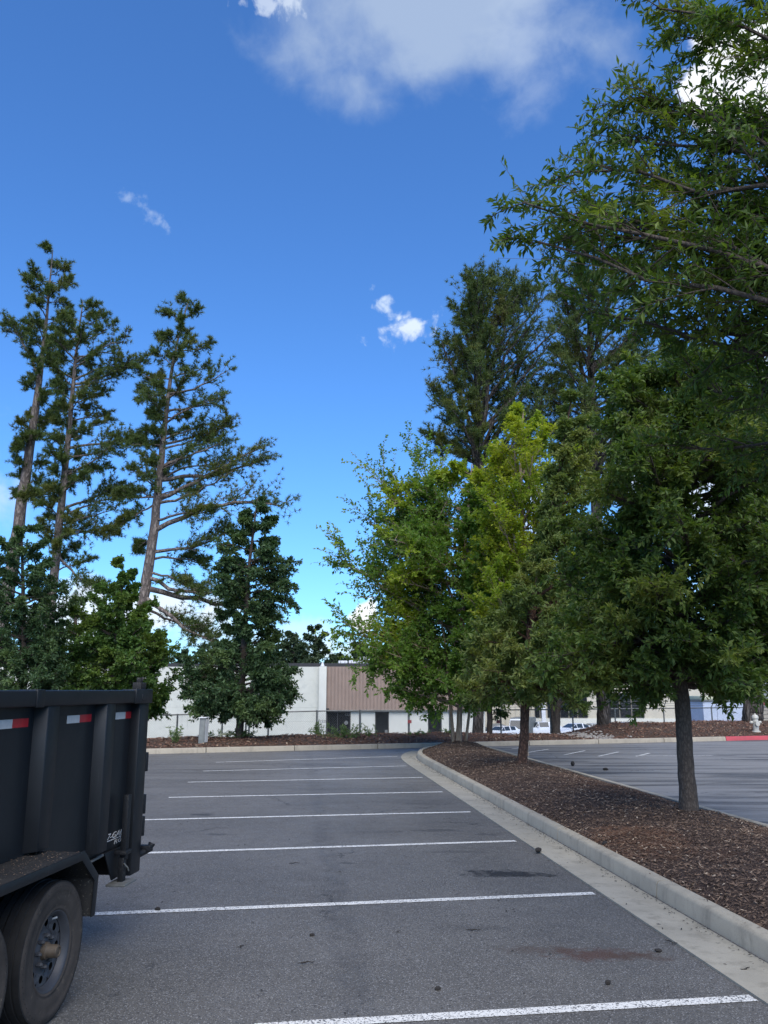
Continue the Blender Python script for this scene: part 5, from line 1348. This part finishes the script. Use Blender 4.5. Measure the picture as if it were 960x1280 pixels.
# ------------------------------------------------------------------ litter on the asphalt
def blob(name, px, py, r, label, cat, mat, sq=(1.4, 1, .7), seed=0, z=0.0):
    g = random.Random(seed); bm = bmesh.new(); bmesh.ops.create_icosphere(bm, subdivisions=2, radius=r)
    for v in bm.verts: v.co *= 1 + g.uniform(-.16, .16); v.co.x *= sq[0]; v.co.y *= sq[1]; v.co.z *= sq[2]
    me = bpy.data.meshes.new(name); bm.to_mesh(me); bm.free(); o = link_mesh(name, me, mat); p = ground(px, py, z); o.location = (p.x, p.y, z + r * sq[2] * .8)
    o.rotation_euler = (0, 0, seed); tag(o, label, cat); return o
M['clod'] = simple('dark bark', (.022, .018, .015), (.012, .011, .010), 60, .9)
blob('bark_clod', 547, 1237, .020, 'dark flattened clod in the middle of the nearest empty stall', 'clod', M['clod'], (1.3, 1, .5), 1)
blob('bark_clod', 760, 1231, .018, 'dark clod just above the bottom white line', 'clod', M['clod'], (.8, 1.2, .9), 2)
blob('bark_clod', 823, 1190, .020, 'dark clod at the right end of the rusty stain', 'clod', M['clod'], (1.3, 1, .7), 3)
blob('bark_clod', 673, 1065, .035, 'round dark clod on the gutter edge beside the kerb', 'clod', M['clod'], (1.4, 1, .8), 4, .015)
blob('bark_clod', 390, 1170, .014, 'small dark clod in the second stall', 'clod', M['clod'], (1, 1.4, .8), 5)
blob('bark_clod', 197, 1138, .022, 'small dark clod on the white line beside the trailer wheel', 'clod', M['clod'], (1.2, 1, .7), 6)
blob('bark_clod', 756, 1056, .030, 'dark clump lying on top of the kerb', 'clod', M['clod'], (1.5, .8, .8), 7, .15)
blob('bark_clod', 716, 957.5, .055, 'dark clump on the right lot nearer the island', 'clod', M['clod'], (1, .9, 1.2), 8)
blob('bark_clod', 757, 963, .045, 'dark clump on the right lot farther from the island', 'clod', M['clod'], (1.5, .7, .8), 9)
def twig(px, py, L, rot, label, seed):
    g = random.Random(seed); pts = [Vector((L * (k / 5 - .5), g.uniform(-.012, .012), .006 + g.uniform(0, .008))) for k in range(6)]
    o = MB().tube(pts, [.002, .004, .005, .004, .003, .0015], 5).build('twig', M['clod']); p = ground(px, py); o.location = (p.x, p.y, .003); o.rotation_euler = (0, 0, rot); tag(o, label, 'twig')
twig(383, 1205, .13, .4, 'curled twig in the nearest stall left of centre', 1)
twig(302, 1185, .07, 1.1, 'short dark twig below the second white line', 2)
twig(592, 1164, .13, .05, 'dark twig beside the rusty stain', 3)
twig(368, 1080, .12, .1, 'thin twig in the third stall', 4)
twig(840, 1180, .12, -.9, 'thin twig lying in the gutter along the kerb', 5)
twig(932, 1213, .09, .6, 'short twig in the gutter near the right edge', 6)
pts = []
while len(pts) < 1500:
    s = random.uniform(2, 28) ; v = random.choice([random.gauss(.40, .05), random.uniform(-7, .4), random.gauss(.38, .06)])
    if v > .43: continue
    p = lot(v, s)
    if s > 24.8 and v > .3: continue
    pts.append((p.x, p.y, .012 if v > 0 else .002))
V, Ft = chips('c', np.array(pts), .15, .012, .045, .003, .012, None, .002)
tag(fast_mesh('leaf_litter', V, [Ft], M['clod'], None, smooth=False), 'scattered dark bark bits and leaf litter on the asphalt and gutter', kind='stuff')
pts = []
while len(pts) < 260:
    s = random.uniform(4, 24); v = .60 + random.gauss(0, .035)
    if v < .49: continue
    pts.append(tuple(lot(v, s, .150)))
V, Ft = chips('c', np.array(pts), .2, .02, .05, .005, .015, None, .004)
tag(fast_mesh('kerb_litter', V, [Ft], M['chips'], None, smooth=False), 'mulch chips spilled on the kerb top', kind='stuff')
